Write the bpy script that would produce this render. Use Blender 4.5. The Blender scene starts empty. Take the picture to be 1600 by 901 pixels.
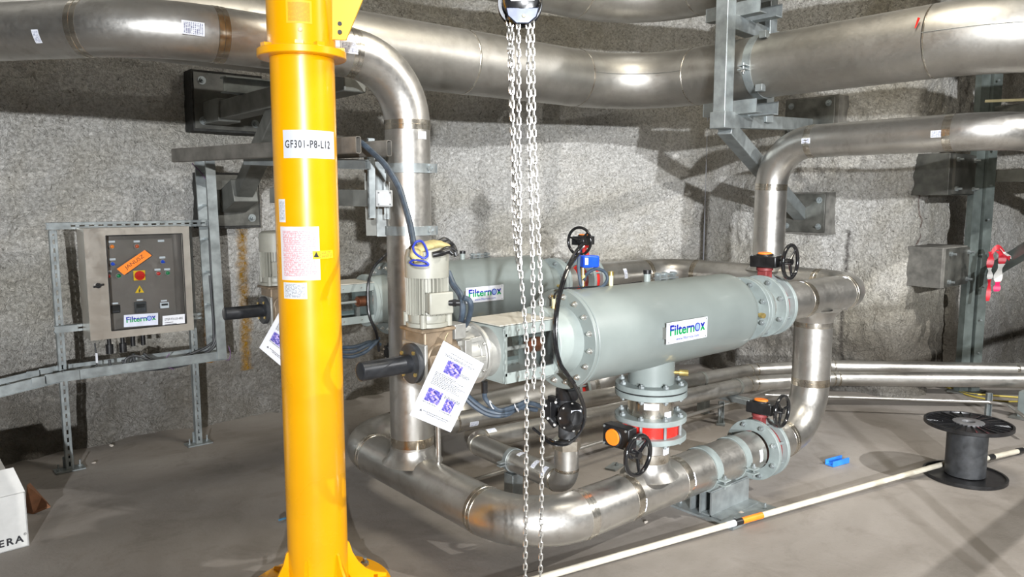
import bpy, bmesh, math, random
from mathutils import Vector, Matrix, noise
random.seed(7)
PI = math.pi
SC = bpy.context.scene
COL = SC.collection
V = Vector

# ------------------------------------------------------------------ camera
FPX, PITCH, YAW, EYE = 1180.0, math.radians(6.85), math.radians(50.0), 1.65
cam_d = bpy.data.cameras.new('camera')
cam_d.sensor_width = 36.0
cam_d.lens = FPX / 1600.0 * 36.0
cam_d.clip_start = 0.05
cam = bpy.data.objects.new('camera', cam_d)
COL.objects.link(cam)
UX, UY = math.sin(YAW), math.cos(YAW)           # world X axis seen in (right, forward)
FWD = V((math.cos(YAW), math.sin(YAW), 0))
RGT = V((math.sin(YAW), -math.cos(YAW), 0))
look = FWD * math.cos(PITCH) + V((0, 0, -math.sin(PITCH)))
upv = FWD * math.sin(PITCH) + V((0, 0, math.cos(PITCH)))
CAM = V((0, 0, EYE))
mw = Matrix.Identity(4)
for i in range(3):
    mw[i][0], mw[i][1], mw[i][2], mw[i][3] = RGT[i], upv[i], -look[i], CAM[i]
cam.matrix_world = mw
SC.camera = cam

# ------------------------------------------------------------------ view, world, lamps
vs = SC.view_settings
vs.view_transform = 'Standard'
vs.look = 'None'
vs.gamma = 1.0
vs.use_curve_mapping = False
vs.exposure = -0.14
world = bpy.data.worlds.new('world')
SC.world = world
world.use_nodes = True
world.node_tree.nodes['Background'].inputs[0].default_value = (0.9, 0.93, 1.0, 1)
world.node_tree.nodes['Background'].inputs[1].default_value = 0.25

def lamp(name, loc, target, power, size, col=(1, 1, 1)):
    d = bpy.data.lights.new(name, 'AREA')
    d.shape = 'DISK'
    d.size = size
    d.energy = power
    d.color = col
    o = bpy.data.objects.new(name, d)
    o.location = loc
    o.rotation_euler = (V(target) - V(loc)).to_track_quat('-Z', 'Y').to_euler()
    COL.objects.link(o)
    return o
def flood(name, loc, target, power, cone, rad, col, blend=0.5):
    d = bpy.data.lights.new(name, 'SPOT'); d.energy = power; d.color = col; d.shadow_soft_size = rad
    d.spot_size = math.radians(cone); d.spot_blend = blend
    o = bpy.data.objects.new(name, d); o.location = loc
    o.rotation_euler = (V(target) - V(loc)).to_track_quat('-Z', 'Y').to_euler(); COL.objects.link(o)
flood('flood_lamp', (5.6, -2.2, 4.3), (4.2, 1.8, 0.0), 1250, 74, 0.04, (1.0, 0.98, 0.94))
flood('flood_lamp', (-4.0, -8.1, 2.35), (1.5, 5.4, 1.5), 8000, 50, 0.10, (0.95, 0.975, 1.0))
flood('flood_lamp', (-5.45, -7.8, 4.1), (6.7, 2.7, 1.6), 9800, 36, 0.10, (0.96, 0.98, 1.0))
lamp('fill_light', (3.2, 1.6, 4.7), (3.2, 2.4, 0.0), 105, 1.4, (1.0, 0.93, 0.78))  # added fill without a known fixture, lifts and warms the shadows

# ------------------------------------------------------------------ pixel -> place helpers (1600x901 frame)
def ray(px, py):
    return (RGT * ((px - 800.0) / FPX) + upv * ((450.5 - py) / FPX) + look)
def onT(px, py, t): return CAM + ray(px, py) * t
def onX(px, py, x):
    d = ray(px, py); return CAM + d * (x / d.x)
def onY(px, py, y):
    d = ray(px, py); return CAM + d * (y / d.y)
def onZ(px, py, z=0.0):
    d = ray(px, py); return CAM + d * ((z - EYE) / d.z)
def onF(px, py, g):
    d = ray(px, py); return CAM + d * (g / d.dot(FWD))
def onCyl(px, py, A, D, r):
    """nearest point of the view ray on the cylinder round the line A + s*D"""
    A = V(A); D = V(D).normalized(); d = ray(px, py)
    o = CAM - A
    a = d - D * d.dot(D); b = o - D * o.dot(D)
    aa, bb, cc = a.dot(a), 2 * a.dot(b), b.dot(b) - r * r
    disc = bb * bb - 4 * aa * cc
    if disc < 0: disc = 0
    return CAM + d * ((-bb - math.sqrt(disc)) / (2 * aa))

# ------------------------------------------------------------------ materials
MATS = {}
def nodes_of(name):
    m = bpy.data.materials.new(name); m.use_nodes = True
    nt = m.node_tree
    return m, nt, nt.nodes['Principled BSDF']
def N(nt, kind, **kw):
    n = nt.nodes.new(kind)
    for k, v in kw.items():
        if k in n.inputs: n.inputs[k].default_value = v
        else: setattr(n, k, v)
    return n
def ramp(nt, fac, stops):
    r = nt.nodes.new('ShaderNodeValToRGB')
    cr = r.color_ramp
    while len(cr.elements) < len(stops): cr.elements.new(0.5)
    for e, (p, c) in zip(cr.elements, stops):
        e.position = p
        e.color = (c[0], c[1], c[2], 1) if hasattr(c, '__len__') else (c, c, c, 1)
    nt.links.new(fac, r.inputs[0])
    return r
def mix(nt, fac, a, b, mode='MIX'):
    m = nt.nodes.new('ShaderNodeMix'); m.data_type = 'RGBA'; m.blend_type = mode
    if hasattr(fac, 'is_output'): nt.links.new(fac, m.inputs[0])
    else: m.inputs[0].default_value = fac
    for s, i in ((a, 6), (b, 7)):
        if hasattr(s, 'is_output'): nt.links.new(s, m.inputs[i])
        else: m.inputs[i].default_value = (s[0], s[1], s[2], 1)
    return m.outputs[2]
def texc(nt, scale=(1, 1, 1), rot=(0, 0, 0), which='Object'):
    t = nt.nodes.new('ShaderNodeTexCoord')
    mp = nt.nodes.new('ShaderNodeMapping')
    mp.inputs['Scale'].default_value = scale
    mp.inputs['Rotation'].default_value = rot
    nt.links.new(t.outputs[which], mp.inputs[0])
    return mp.outputs[0]
def noise_t(nt, vec, scale, detail=4, rough=0.55, dist=0.0):
    n = N(nt, 'ShaderNodeTexNoise', Scale=scale, Detail=detail, Roughness=rough, Distortion=dist)
    nt.links.new(vec, n.inputs['Vector'])
    return n.outputs['Fac']
def bump(nt, b, h, strength, dist=0.01):
    n = nt.nodes.new('ShaderNodeBump')
    n.inputs['Strength'].default_value = strength
    n.inputs['Distance'].default_value = dist
    nt.links.new(h, n.inputs['Height'])
    nt.links.new(n.outputs[0], b.inputs['Normal'])
    return n
def simple(name, col, rough=0.5, metal=0.0, var=0.06, vscale=14, bumps=0.0, spec=0.5, coat=0.0):
    if name in MATS: return MATS[name]
    m, nt, b = nodes_of(name)
    v = texc(nt)
    f = noise_t(nt, v, vscale)
    lo = [max(0, c * (1 - 2.2 * var)) for c in col]; hi = [min(1, c * (1 + 2.2 * var)) for c in col]
    r = ramp(nt, f, [(0.3, lo), (0.7, hi)])
    nt.links.new(r.outputs[0], b.inputs['Base Color'])
    rr = ramp(nt, f, [(0.3, max(0, rough - 0.06)), (0.7, min(1, rough + 0.06))])
    nt.links.new(rr.outputs[0], b.inputs['Roughness'])
    b.inputs['Metallic'].default_value = metal
    b.inputs['Specular IOR Level'].default_value = spec
    b.inputs['Coat Weight'].default_value = coat
    if bumps: bump(nt, b, noise_t(nt, v, vscale * 6), bumps, 0.002)
    MATS[name] = m
    return m
def steel(name, base, dark, tint, r0=0.22, r1=0.42, stain=0.5):
    """bare stainless steel with smudges, dust and heat tint"""
    m, nt, b = nodes_of(name)
    v = texc(nt)
    n1 = noise_t(nt, v, 2.6, 5, 0.6, 0.4)
    n2 = noise_t(nt, v, 11, 6, 0.65, 0.2)
    n3 = noise_t(nt, v, 60, 3)
    c1 = ramp(nt, n1, [(0.35, dark), (0.62, base)]).outputs[0]
    c2 = mix(nt, ramp(nt, n2, [(0.52, 0.0), (0.72, stain)]).outputs[0], c1, tint)
    nt.links.new(c2, b.inputs['Base Color'])
    b.inputs['Metallic'].default_value = 0.93
    ra = ramp(nt, mix(nt, 0.35, n2, n3), [(0.3, r0), (0.7, r1)])
    nt.links.new(ra.outputs[0], b.inputs['Roughness'])
    bump(nt, b, n2, 0.06, 0.004)
    MATS[name] = m
    return m
STAIN = steel('stainless_pipe_steel', (0.62, 0.605, 0.575), (0.46, 0.445, 0.415), (0.30, 0.275, 0.24), 0.26, 0.46)
STAIN2 = steel('dull_stainless_steel', (0.47, 0.455, 0.425), (0.36, 0.345, 0.315), (0.28, 0.26, 0.23), 0.38, 0.55, 0.35)
WELD = steel('weld_seam_steel', (0.74, 0.71, 0.64), (0.34, 0.29, 0.22), (0.15, 0.11, 0.07), 0.12, 0.34, 0.8)
GALV = simple('galvanised_steel', (0.31, 0.34, 0.345), 0.42, 0.6, 0.09, 16)
GALVD = simple('dark_galvanised_steel', (0.19, 0.195, 0.18), 0.5, 0.45, 0.14, 9)
CHAIN = simple('zinc_chain_steel', (0.66, 0.65, 0.62), 0.3, 0.9, 0.1, 60)
GREY = simple('grey_green_paint', (0.20, 0.228, 0.219), 0.4, 0.0, 0.035, 5, coat=0.12)
GREYL = simple('pale_grey_paint', (0.26, 0.295, 0.282), 0.45, 0.0, 0.04, 9)
FLG = simple('flange_grey_paint', (0.225, 0.26, 0.255), 0.45, 0.0, 0.07, 14)
MOTOR = simple('motor_beige_paint', (0.31, 0.305, 0.26), 0.45, 0.0, 0.05, 10)
CAST = simple('cast_aluminium', (0.36, 0.355, 0.33), 0.45, 0.5, 0.06, 24, 0.1)
BRONZ = simple('dusty_brown_casting', (0.25, 0.19, 0.13), 0.5, 0.35, 0.15, 18, 0.2)
YEL = simple('yellow_gloss_paint', (0.93, 0.425, 0.0), 0.3, 0.0, 0.03, 3, coat=0.35)
YELD = simple('pale_yellow_sticker', (0.98, 0.55, 0.04), 0.5, 0.0, 0.03, 3)
BLACK = simple('black_plastic', (0.012, 0.012, 0.013), 0.35, 0.0, 0.2, 20)
BLACKG = simple('black_gloss_paint', (0.01, 0.01, 0.011), 0.13, 0.0, 0.1, 20, coat=0.5)
DGREY = simple('dark_grey_plastic', (0.035, 0.037, 0.04), 0.5, 0.0, 0.2, 20)
BLACKM = simple('black_steel', (0.03, 0.032, 0.036), 0.36, 0.4, 0.2, 20)
CABLE = simple('slate_blue_conduit', (0.04, 0.058, 0.082), 0.5, 0.0, 0.15, 40)
RED = simple('red_valve_paint', (0.62, 0.022, 0.015), 0.3, 0.0, 0.08, 12, coat=0.3)
REDD = simple('dark_red_valve_paint', (0.20, 0.035, 0.035), 0.5, 0.0, 0.1, 12)
ORANGE = simple('orange_plastic', (0.93, 0.22, 0.015), 0.45, 0.0, 0.05, 12)
BLUE = simple('blue_plastic', (0.008, 0.07, 0.62), 0.35, 0.0, 0.1, 12)
BLUEL = simple('light_blue_plastic', (0.03, 0.22, 0.78), 0.5, 0.0, 0.1, 12)
GREEN = simple('green_plastic', (0.005, 0.23, 0.07), 0.35)
WHITE = simple('white_paper', (0.64, 0.655, 0.70), 0.6, 0.0, 0.02, 6)
INK = simple('black_ink', (0.02, 0.02, 0.025), 0.6)
INKG = simple('grey_ink', (0.05, 0.05, 0.065), 0.6)
INKB = simple('blue_ink', (0.02, 0.04, 0.35), 0.5)
BRASS = simple('brass', (0.62, 0.46, 0.17), 0.3, 0.8, 0.1, 30)
COPPER = simple('copper_fitting', (0.45, 0.16, 0.08), 0.35, 0.7, 0.12, 30)
CREAM = simple('cream_nylon', (0.72, 0.66, 0.42), 0.5)
LEATHER = simple('tan_glove_leather', (0.42, 0.35, 0.16), 0.75, 0.0, 0.12, 40, 0.4)
CARD = simple('white_cardboard', (0.60, 0.60, 0.585), 0.7, 0.0, 0.04, 12)
CARDB = simple('brown_cardboard', (0.22, 0.10, 0.05), 0.8, 0.0, 0.12, 20)
PLA = simple('ivory_pole_plastic', (0.56, 0.52, 0.43), 0.5, 0.0, 0.08, 10)
TAPER = simple('red_barrier_tape', (0.5, 0.015, 0.03), 0.45)
TAPEW = simple('white_barrier_tape', (0.62, 0.61, 0.58), 0.5)
CONC = simple('grout_concrete', (0.16, 0.155, 0.14), 0.85, 0.0, 0.16, 14, 0.5)
PLATE = simple('dark_anchor_plate_steel', (0.12, 0.12, 0.108), 0.42, 0.5, 0.22, 8)
STONE = simple('crumbled_concrete', (0.42, 0.38, 0.33), 0.9, 0.0, 0.12, 60, 0.4)

def glass_mat():
    """thin clear sheet: mostly see-through with a faint sheen"""
    m = bpy.data.materials.new('clear_acrylic'); m.use_nodes = True
    nt = m.node_tree; nt.nodes.remove(nt.nodes['Principled BSDF'])
    o = nt.nodes['Material Output']
    tr = nt.nodes.new('ShaderNodeBsdfTransparent'); tr.inputs[0].default_value = (0.90, 0.92, 0.92, 1)
    gl = nt.nodes.new('ShaderNodeBsdfGlossy'); gl.inputs['Roughness'].default_value = 0.06
    fr = nt.nodes.new('ShaderNodeFresnel'); fr.inputs[0].default_value = 1.45
    mx = nt.nodes.new('ShaderNodeMixShader')
    nt.links.new(fr.outputs[0], mx.inputs[0]); nt.links.new(tr.outputs[0], mx.inputs[1]); nt.links.new(gl.outputs[0], mx.inputs[2])
    nt.links.new(mx.outputs[0], o.inputs['Surface'])
    return m
ACRY = glass_mat()

def rock_mat():
    m, nt, b = nodes_of('sprayed_concrete_wall')
    v = texc(nt, which='Object')
    def math_(op, x, y=None):
        n = nt.nodes.new('ShaderNodeMath'); n.operation = op
        for i, q in enumerate((x, y)):
            if q is None: continue
            if hasattr(q, 'is_output'): nt.links.new(q, n.inputs[i])
            else: n.inputs[i].default_value = q
        return n.outputs[0]
    big = noise_t(nt, v, 0.75, 5, 0.6, 0.6)
    mid = noise_t(nt, v, 4.5, 6, 0.65, 0.3)
    fine = noise_t(nt, v, 34, 5, 0.7, 0.6)
    wig = noise_t(nt, v, 20, 2, 0.5, 0.7)
    patchy = noise_t(nt, v, 2.2, 4, 0.6, 0.4)
    crease = math_('ABSOLUTE', math_('SUBTRACT', wig, 0.5))
    cr = ramp(nt, crease, [(0.0, 1.0), (0.018, 0.0)]).outputs[0]
    cr = math_('MULTIPLY', cr, ramp(nt, patchy, [(0.50, 0.0), (0.62, 0.7)]).outputs[0])
    c = ramp(nt, big, [(0.34, (0.56, 0.52, 0.43)), (0.46, (0.76, 0.73, 0.66)), (0.58, (0.88, 0.865, 0.83))]).outputs[0]
    c = mix(nt, ramp(nt, mid, [(0.55, 0.0), (0.78, 0.4)]).outputs[0], c, (0.36, 0.32, 0.24))
    pits = ramp(nt, fine, [(0.30, 0.9), (0.40, 0.0)]).outputs[0]
    c = mix(nt, pits, c, (0.10, 0.09, 0.07))  # pit and crease shade painted into the colour; frontal lamps flatten relief
    c = mix(nt, cr, c, (0.12, 0.105, 0.085))
    gr = noise_t(nt, v, 48, 4, 0.75, 0.5)
    c = mix(nt, ramp(nt, gr, [(0.40, 0.42), (0.56, 0.0)]).outputs[0], c, (0.20, 0.18, 0.145))  # fine relief shading put into the colour where the bump shows weakly
    sep = nt.nodes.new('ShaderNodeSeparateXYZ'); nt.links.new(v, sep.inputs[0])
    # weak light at the wall's foot, painted in as a darker toe
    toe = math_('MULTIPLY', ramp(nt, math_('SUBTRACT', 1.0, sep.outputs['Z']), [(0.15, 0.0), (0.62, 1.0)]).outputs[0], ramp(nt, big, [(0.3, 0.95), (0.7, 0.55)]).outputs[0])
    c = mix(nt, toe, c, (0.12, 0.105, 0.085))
    # rust runs and a construction joint, each where it is on the wall
    def streak(axis, x0, w, z0, z1, col, power, wob=0.25, scale=5.0):
        nn = noise_t(nt, v, scale, 4, 0.7)
        x = math_('ADD', sep.outputs[axis], math_('MULTIPLY', math_('SUBTRACT', nn, 0.5), wob))
        d = math_('ABSOLUTE', math_('SUBTRACT', x, x0))
        f = ramp(nt, math_('DIVIDE', d, w), [(0.25, 1.0), (1.0, 0.0)]).outputs[0]
        zz = math_('MULTIPLY', math_('GREATER_THAN', sep.outputs['Z'], z0), math_('LESS_THAN', sep.outputs['Z'], z1))
        f = math_('MULTIPLY', math_('MULTIPLY', f, zz), math_('MULTIPLY', ramp(nt, fine, [(0.35, 0.35), (0.6, 1.0)]).outputs[0], power))
        return mix(nt, f, c, col)
    for a_ in STREAKS: c = streak(*a_)
    nt.links.new(c, b.inputs['Base Color'])
    b.inputs['Roughness'].default_value = 0.9
    b.inputs['Specular IOR Level'].default_value = 0.25
    h = math_('ADD', math_('MULTIPLY', fine, 0.8), math_('MULTIPLY', noise_t(nt, v, 85, 4, 0.6, 0.3), 0.3))
    bump(nt, b, h, 1.0, 0.075)
    return m
STREAKS = [('X', 2.07, 0.055, 0.35, 1.42, (0.46, 0.24, 0.015), 1.0, 0.10, 9.0), ('X', 1.80, 0.042, 0.45, 1.42, (0.42, 0.20, 0.02), 1.0, 0.06, 9.0),
           ('Y', 3.06, 0.022, 0.05, 1.38, (0.06, 0.052, 0.045), 0.9, 0.03, 8.0), ('X', 6.62, 0.02, 1.25, 1.68, (0.12, 0.04, 0.02), 0.9, 0.04, 14.0)]
ROCK = rock_mat()

def floor_mat():
    m, nt, b = nodes_of('dusty_concrete_floor')
    v = texc(nt)
    a = noise_t(nt, v, 0.55, 5, 0.6, 0.7)
    q = noise_t(nt, v, 3.2, 6, 0.7, 0.5)
    f = noise_t(nt, v, 45, 4, 0.7)
    c = ramp(nt, a, [(0.35, (0.205, 0.184, 0.162)), (0.5, (0.285, 0.26, 0.237)), (0.65, (0.35, 0.325, 0.302))]).outputs[0]
    c = mix(nt, ramp(nt, q, [(0.52, 0.0), (0.75, 0.5)]).outputs[0], c, (0.13, 0.112, 0.094))
    c = mix(nt, ramp(nt, f, [(0.58, 0.0), (0.8, 0.3)]).outputs[0], c, (0.14, 0.12, 0.10))
    nt.links.new(c, b.inputs['Base Color'])
    rr = ramp(nt, q, [(0.3, 0.62), (0.7, 0.85)])
    nt.links.new(rr.outputs[0], b.inputs['Roughness'])
    b.inputs['Specular IOR Level'].default_value = 0.3
    bump(nt, b, mix(nt, 0.6, q, f), 0.25, 0.01)
    return m
FLOOR = floor_mat()

def sticker_mat(name, paper, ink, sx, sy, dens=0.5):
    """small printed label: rows of tiny ink marks"""
    m, nt, b = nodes_of(name)
    t = nt.nodes.new('ShaderNodeUVMap')
    mp = nt.nodes.new('ShaderNodeMapping'); mp.inputs['Scale'].default_value = (sx, sy, 1)
    nt.links.new(t.outputs[0], mp.inputs[0])
    wv = N(nt, 'ShaderNodeTexWave', Scale=1.0, Distortion=0.0); wv.bands_direction = 'Y'
    nt.links.new(mp.outputs[0], wv.inputs['Vector'])
    mp2 = nt.nodes.new('ShaderNodeMapping'); mp2.inputs['Scale'].default_value = (sx * 3.0, sy * 0.6, 1)
    nt.links.new(t.outputs[0], mp2.inputs[0])
    nn = N(nt, 'ShaderNodeTexNoise', Scale=2.2, Detail=2.0)
    nt.links.new(mp2.outputs[0], nn.inputs['Vector'])
    r1 = ramp(nt, wv.outputs['Fac'], [(0.45, 0.0), (0.6, 1.0)]).outputs[0]
    r2 = ramp(nt, nn.outputs['Fac'], [(0.5 - 0.12 * dens, 0.0), (0.62 - 0.12 * dens, 1.0)]).outputs[0]
    f = mix(nt, 1.0, r1, r2, 'MULTIPLY')
    # blank margin
    sep = nt.nodes.new('ShaderNodeSeparateXYZ'); nt.links.new(t.outputs[0], sep.inputs[0])
    def edge(o):
        a = nt.nodes.new('ShaderNodeMath'); a.operation = 'SUBTRACT'; a.inputs[1].default_value = 0.5
        nt.links.new(o, a.inputs[0])
        c = nt.nodes.new('ShaderNodeMath'); c.operation = 'ABSOLUTE'; nt.links.new(a.outputs[0], c.inputs[0])
        d = nt.nodes.new('ShaderNodeMath'); d.operation = 'LESS_THAN'; d.inputs[1].default_value = 0.42
        nt.links.new(c.outputs[0], d.inputs[0]); return d.outputs[0]
    e = nt.nodes.new('ShaderNodeMath'); e.operation = 'MULTIPLY'
    nt.links.new(edge(sep.outputs[0]), e.inputs[0]); nt.links.new(edge(sep.outputs[1]), e.inputs[1])
    f = mix(nt, 1.0, f, e.outputs[0], 'MULTIPLY')
    nt.links.new(mix(nt, f, paper, ink), b.inputs['Base Color'])
    b.inputs['Roughness'].default_value = 0.55
    return m
STK = sticker_mat('pipe_sticker_print', (0.80, 0.83, 0.90), (0.09, 0.10, 0.22), 2.2, 4.0, 0.9)
STKR = sticker_mat('red_table_print', (0.84, 0.80, 0.84), (0.75, 0.12, 0.14), 5.0, 17.0, 0.9)
STKG = sticker_mat('grey_table_print', (0.80, 0.82, 0.86), (0.15, 0.16, 0.2), 3.0, 7.0, 0.6)
STKY = sticker_mat('yellow_warning_print', (0.95, 0.68, 0.02), (0.05, 0.04, 0.02), 3.0, 4.0, 0.7)
STKO = sticker_mat('yellow_plate_print', (0.96, 0.47, 0.01), (0.80, 0.19, 0.0), 3.0, 10.0, 1.6)

# ------------------------------------------------------------------ mesh builder
WLOC = {}
def frame(d, up=V((0, 0, 1))):
    d = V(d).normalized()
    if abs(d.dot(up)) > 0.98: up = V((1, 0, 0)) if abs(d.x) < 0.9 else V((0, 1, 0))
    s = d.cross(up).normalized(); t = s.cross(d).normalized()
    return d, s, t
def fillet(pts, R, n=10):
    """polyline with its inner corners rounded; returns [(kind, [points])]"""
    pts = [V(p) for p in pts]
    if not hasattr(R, '__len__'): R = [R] * (len(pts) - 2)
    segs = []; cur = pts[0]
    for i in range(1, len(pts) - 1):
        a = (pts[i - 1] - pts[i]).normalized(); b = (pts[i + 1] - pts[i]).normalized()
        ang = a.angle(b); L = R[i - 1] / math.tan(ang / 2)
        p0 = pts[i] + a * L; p1 = pts[i] + b * L
        c = pts[i] + (a + b).normalized() * (R[i - 1] / math.sin(ang / 2))
        arc = []
        v0 = p0 - c; v1 = p1 - c; th = v0.angle(v1); ax = v0.cross(v1).normalized()
        for k in range(n + 1):
            arc.append(c + Matrix.Rotation(th * k / n, 3, ax) @ v0)
        if (p0 - cur).length > 1e-3: segs.append(('straight', [cur, p0]))
        segs.append(('elbow', arc)); cur = p1
    if (pts[-1] - cur).length > 1e-3: segs.append(('straight', [cur, pts[-1]]))
    return segs
def smooth_path(pts, n=6):
    """Catmull-Rom through the points"""
    pts = [V(p) for p in pts]
    P = [pts[0] * 2 - pts[1]] + pts + [pts[-1] * 2 - pts[-2]]
    out = []
    for i in range(1, len(P) - 2):
        p0, p1, p2, p3 = P[i - 1:i + 3]
        for k in range(n):
            t = k / n
            out.append(0.5 * ((2 * p1) + (p2 - p0) * t + (2 * p0 - 5 * p1 + 4 * p2 - p3) * t * t + (3 * p1 - p0 - 3 * p2 + p3) * t ** 3))
    out.append(pts[-1])
    return out

class MB:
    def __init__(s): s.v = []; s.f = []; s.uv = {}
    def add(s, vs_, fs):
        o = len(s.v); s.v += [V(p) for p in vs_]; s.f += [tuple(i + o for i in f) for f in fs]
        return s
    def box(s, c, sz, R=None):
        c = V(c); R = R or Matrix.Identity(3)
        vs_ = [c + R @ V((x * sz[0] / 2, y * sz[1] / 2, z * sz[2] / 2)) for x in (-1, 1) for y in (-1, 1) for z in (-1, 1)]
        return s.add(vs_, [(0, 1, 3, 2), (4, 6, 7, 5), (0, 4, 5, 1), (2, 3, 7, 6), (0, 2, 6, 4), (1, 5, 7, 3)])
    def beam(s, p0, p1, w, h, up=V((0, 0, 1))):
        p0, p1 = V(p0), V(p1); d, a, b = frame(p1 - p0, V(up))
        R = Matrix((d, a, b)).transposed()
        return s.box((p0 + p1) / 2, ((p1 - p0).length, w, h), R)
    def prism(s, poly, off):
        n = len(poly); poly = [V(p) for p in poly]; off = V(off)
        return s.add(poly + [p + off for p in poly], [tuple(range(n - 1, -1, -1)), tuple(range(n, 2 * n))] + [(i, (i + 1) % n, n + (i + 1) % n, n + i) for i in range(n)])
    def extr(s, p0, p1, prof, up=V((0, 0, 1))):
        """extrude a closed 2-D profile (side, up) from p0 to p1"""
        p0, p1 = V(p0), V(p1); d, a, b = frame(p1 - p0, V(up))
        return s.prism([p0 + a * x + b * y for x, y in prof], p1 - p0)
    def rings(s, R, closed=False, caps=True):
        n = len(R[0]); o = len(s.v)
        for r in R: s.v += [V(p) for p in r]
        m = len(R)
        for i in range(m if closed else m - 1):
            a = o + i * n; b = o + ((i + 1) % m) * n
            for k in range(n): s.f.append((a + k, a + (k + 1) % n, b + (k + 1) % n, b + k))
        if caps and not closed:
            s.f.append(tuple(o + k for k in range(n - 1, -1, -1))); s.f.append(tuple(o + (m - 1) * n + k for k in range(n)))
        return s
    def path(s, pts, r, seg=12, closed=False, caps=True):
        pts = [V(p) for p in pts]; m = len(pts); R = []
        tang = []
        for i in range(m):
            if closed: t = pts[(i + 1) % m] - pts[i - 1]
            else: t = pts[min(i + 1, m - 1)] - pts[max(i - 1, 0)]
            tang.append(t.normalized())
        _, a, b = frame(tang[0])
        for i in range(m):
            t = tang[i]
            a = (a - t * a.dot(t)).normalized(); b = t.cross(a)
            rr = r[i] if hasattr(r, '__len__') else r
            R.append([pts[i] + (a * math.cos(2 * PI * k / seg) + b * math.sin(2 * PI * k / seg)) * rr for k in range(seg)])
        return s.rings(R, closed, caps)
    def cyl(s, p0, p1, r, r2=None, seg=32, caps=True):
        p0, p1 = V(p0), V(p1); d, a, b = frame(p1 - p0); r2 = r if r2 is None else r2
        f = lambda p, q: [p + (a * math.cos(2 * PI * k / seg) + b * math.sin(2 * PI * k / seg)) * q for k in range(seg)]
        return s.rings([f(p0, r), f(p1, r2)], False, caps)
    def lathe(s, p0, d, prof, seg=40, closed=False):
        """profile [(distance along d, radius)]"""
        p0 = V(p0); d, a, b = frame(d)
        R = [[p0 + d * x + (a * math.cos(2 * PI * k / seg) + b * math.sin(2 * PI * k / seg)) * max(r, 1e-4) for k in range(seg)] for x, r in prof]
        return s.rings(R, closed, not closed)
    def ring(s, p0, p1, ro, ri, seg=40):
        L = (V(p1) - V(p0)).length
        return s.lathe(p0, V(p1) - V(p0), [(0, ri), (0, ro), (L, ro), (L, ri)], seg, True)
    def hexbolt(s, p, d, r=0.012, h=0.009, stud=0.006):
        p = V(p); d = V(d).normalized()
        s.cyl(p, p + d * h, r, seg=6)
        if stud: s.cyl(p + d * h, p + d * (h + stud), r * 0.5, seg=10)
        return s
    def ball(s, c, r, seg=16, sc=(1, 1, 1)):
        c = V(c); R = []
        n = seg // 2
        for i in range(1, n):
            th = PI * i / n
            R.append([c + V((math.sin(th) * math.cos(2 * PI * k / seg) * r * sc[0], math.sin(th) * math.sin(2 * PI * k / seg) * r * sc[1], math.cos(th) * r * sc[2])) for k in range(seg)])
        return s.rings(R)
    def torus(s, c, ax, R, r, seg=40, ts=10, a0=0, a1=2 * PI):
        c = V(c); d, a, b = frame(ax); full = abs(a1 - a0 - 2 * PI) < 1e-6
        n = seg
        pts = [c + (a * math.cos(a0 + (a1 - a0) * k / n) + b * math.sin(a0 + (a1 - a0) * k / n)) * R for k in range(n if full else n + 1)]
        return s.path(pts, r, ts, closed=full)
    def build(s, name, mat, parent=None, bevel=0.0, smooth=True, ang=35, label=None):
        org = WLOC[parent.name] if parent else None
        if org is None:
            xs = [p.x for p in s.v]; ys = [p.y for p in s.v]; zs = [p.z for p in s.v]
            org = V(((min(xs) + max(xs)) / 2, (min(ys) + max(ys)) / 2, min(zs)))
        me = bpy.data.meshes.new(name)
        me.from_pydata([p - org for p in s.v], [], s.f)
        me.materials.append(mat)
        bm = bmesh.new(); bm.from_mesh(me)
        bmesh.ops.recalc_face_normals(bm, faces=bm.faces)
        bm.to_mesh(me); bm.free()
        if smooth:
            me.polygons.foreach_set('use_smooth', [True] * len(me.polygons))
            me.set_sharp_from_angle(angle=math.radians(ang))
        o = bpy.data.objects.new(name, me)
        COL.objects.link(o)
        if parent: o.parent = parent
        else: o.location = org
        WLOC[o.name] = org
        if bevel:
            md = o.modifiers.new('bevel', 'BEVEL'); md.width = bevel; md.segments = 2; md.limit_method = 'ANGLE'; md.angle_limit = math.radians(40)
        if label: o['label'] = label
        return o

def thing(name, label, cat, loc, group=None):
    o = bpy.data.objects.new(name, None)
    o.empty_display_size = 0.05
    COL.objects.link(o); o.location = loc
    o['label'] = label; o['category'] = cat
    if group: o['group'] = group
    WLOC[o.name] = V(loc)
    return o
def tag(o, label, cat, group=None):
    o['label'] = label; o['category'] = cat
    if group: o['group'] = group
    return o
def struct(o): o['kind'] = 'structure'; return o
def copy_thing(root, loc, label, group=None):
    r = root.copy(); COL.objects.link(r); r.location = loc; r['label'] = label
    if group: r['group'] = group
    WLOC[r.name] = V(loc)
    for ch in list(root.children):
        c = ch.copy(); COL.objects.link(c); c.parent = r
        for g in list(ch.children):
            d = g.copy(); COL.objects.link(d); d.parent = c
    return r

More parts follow.
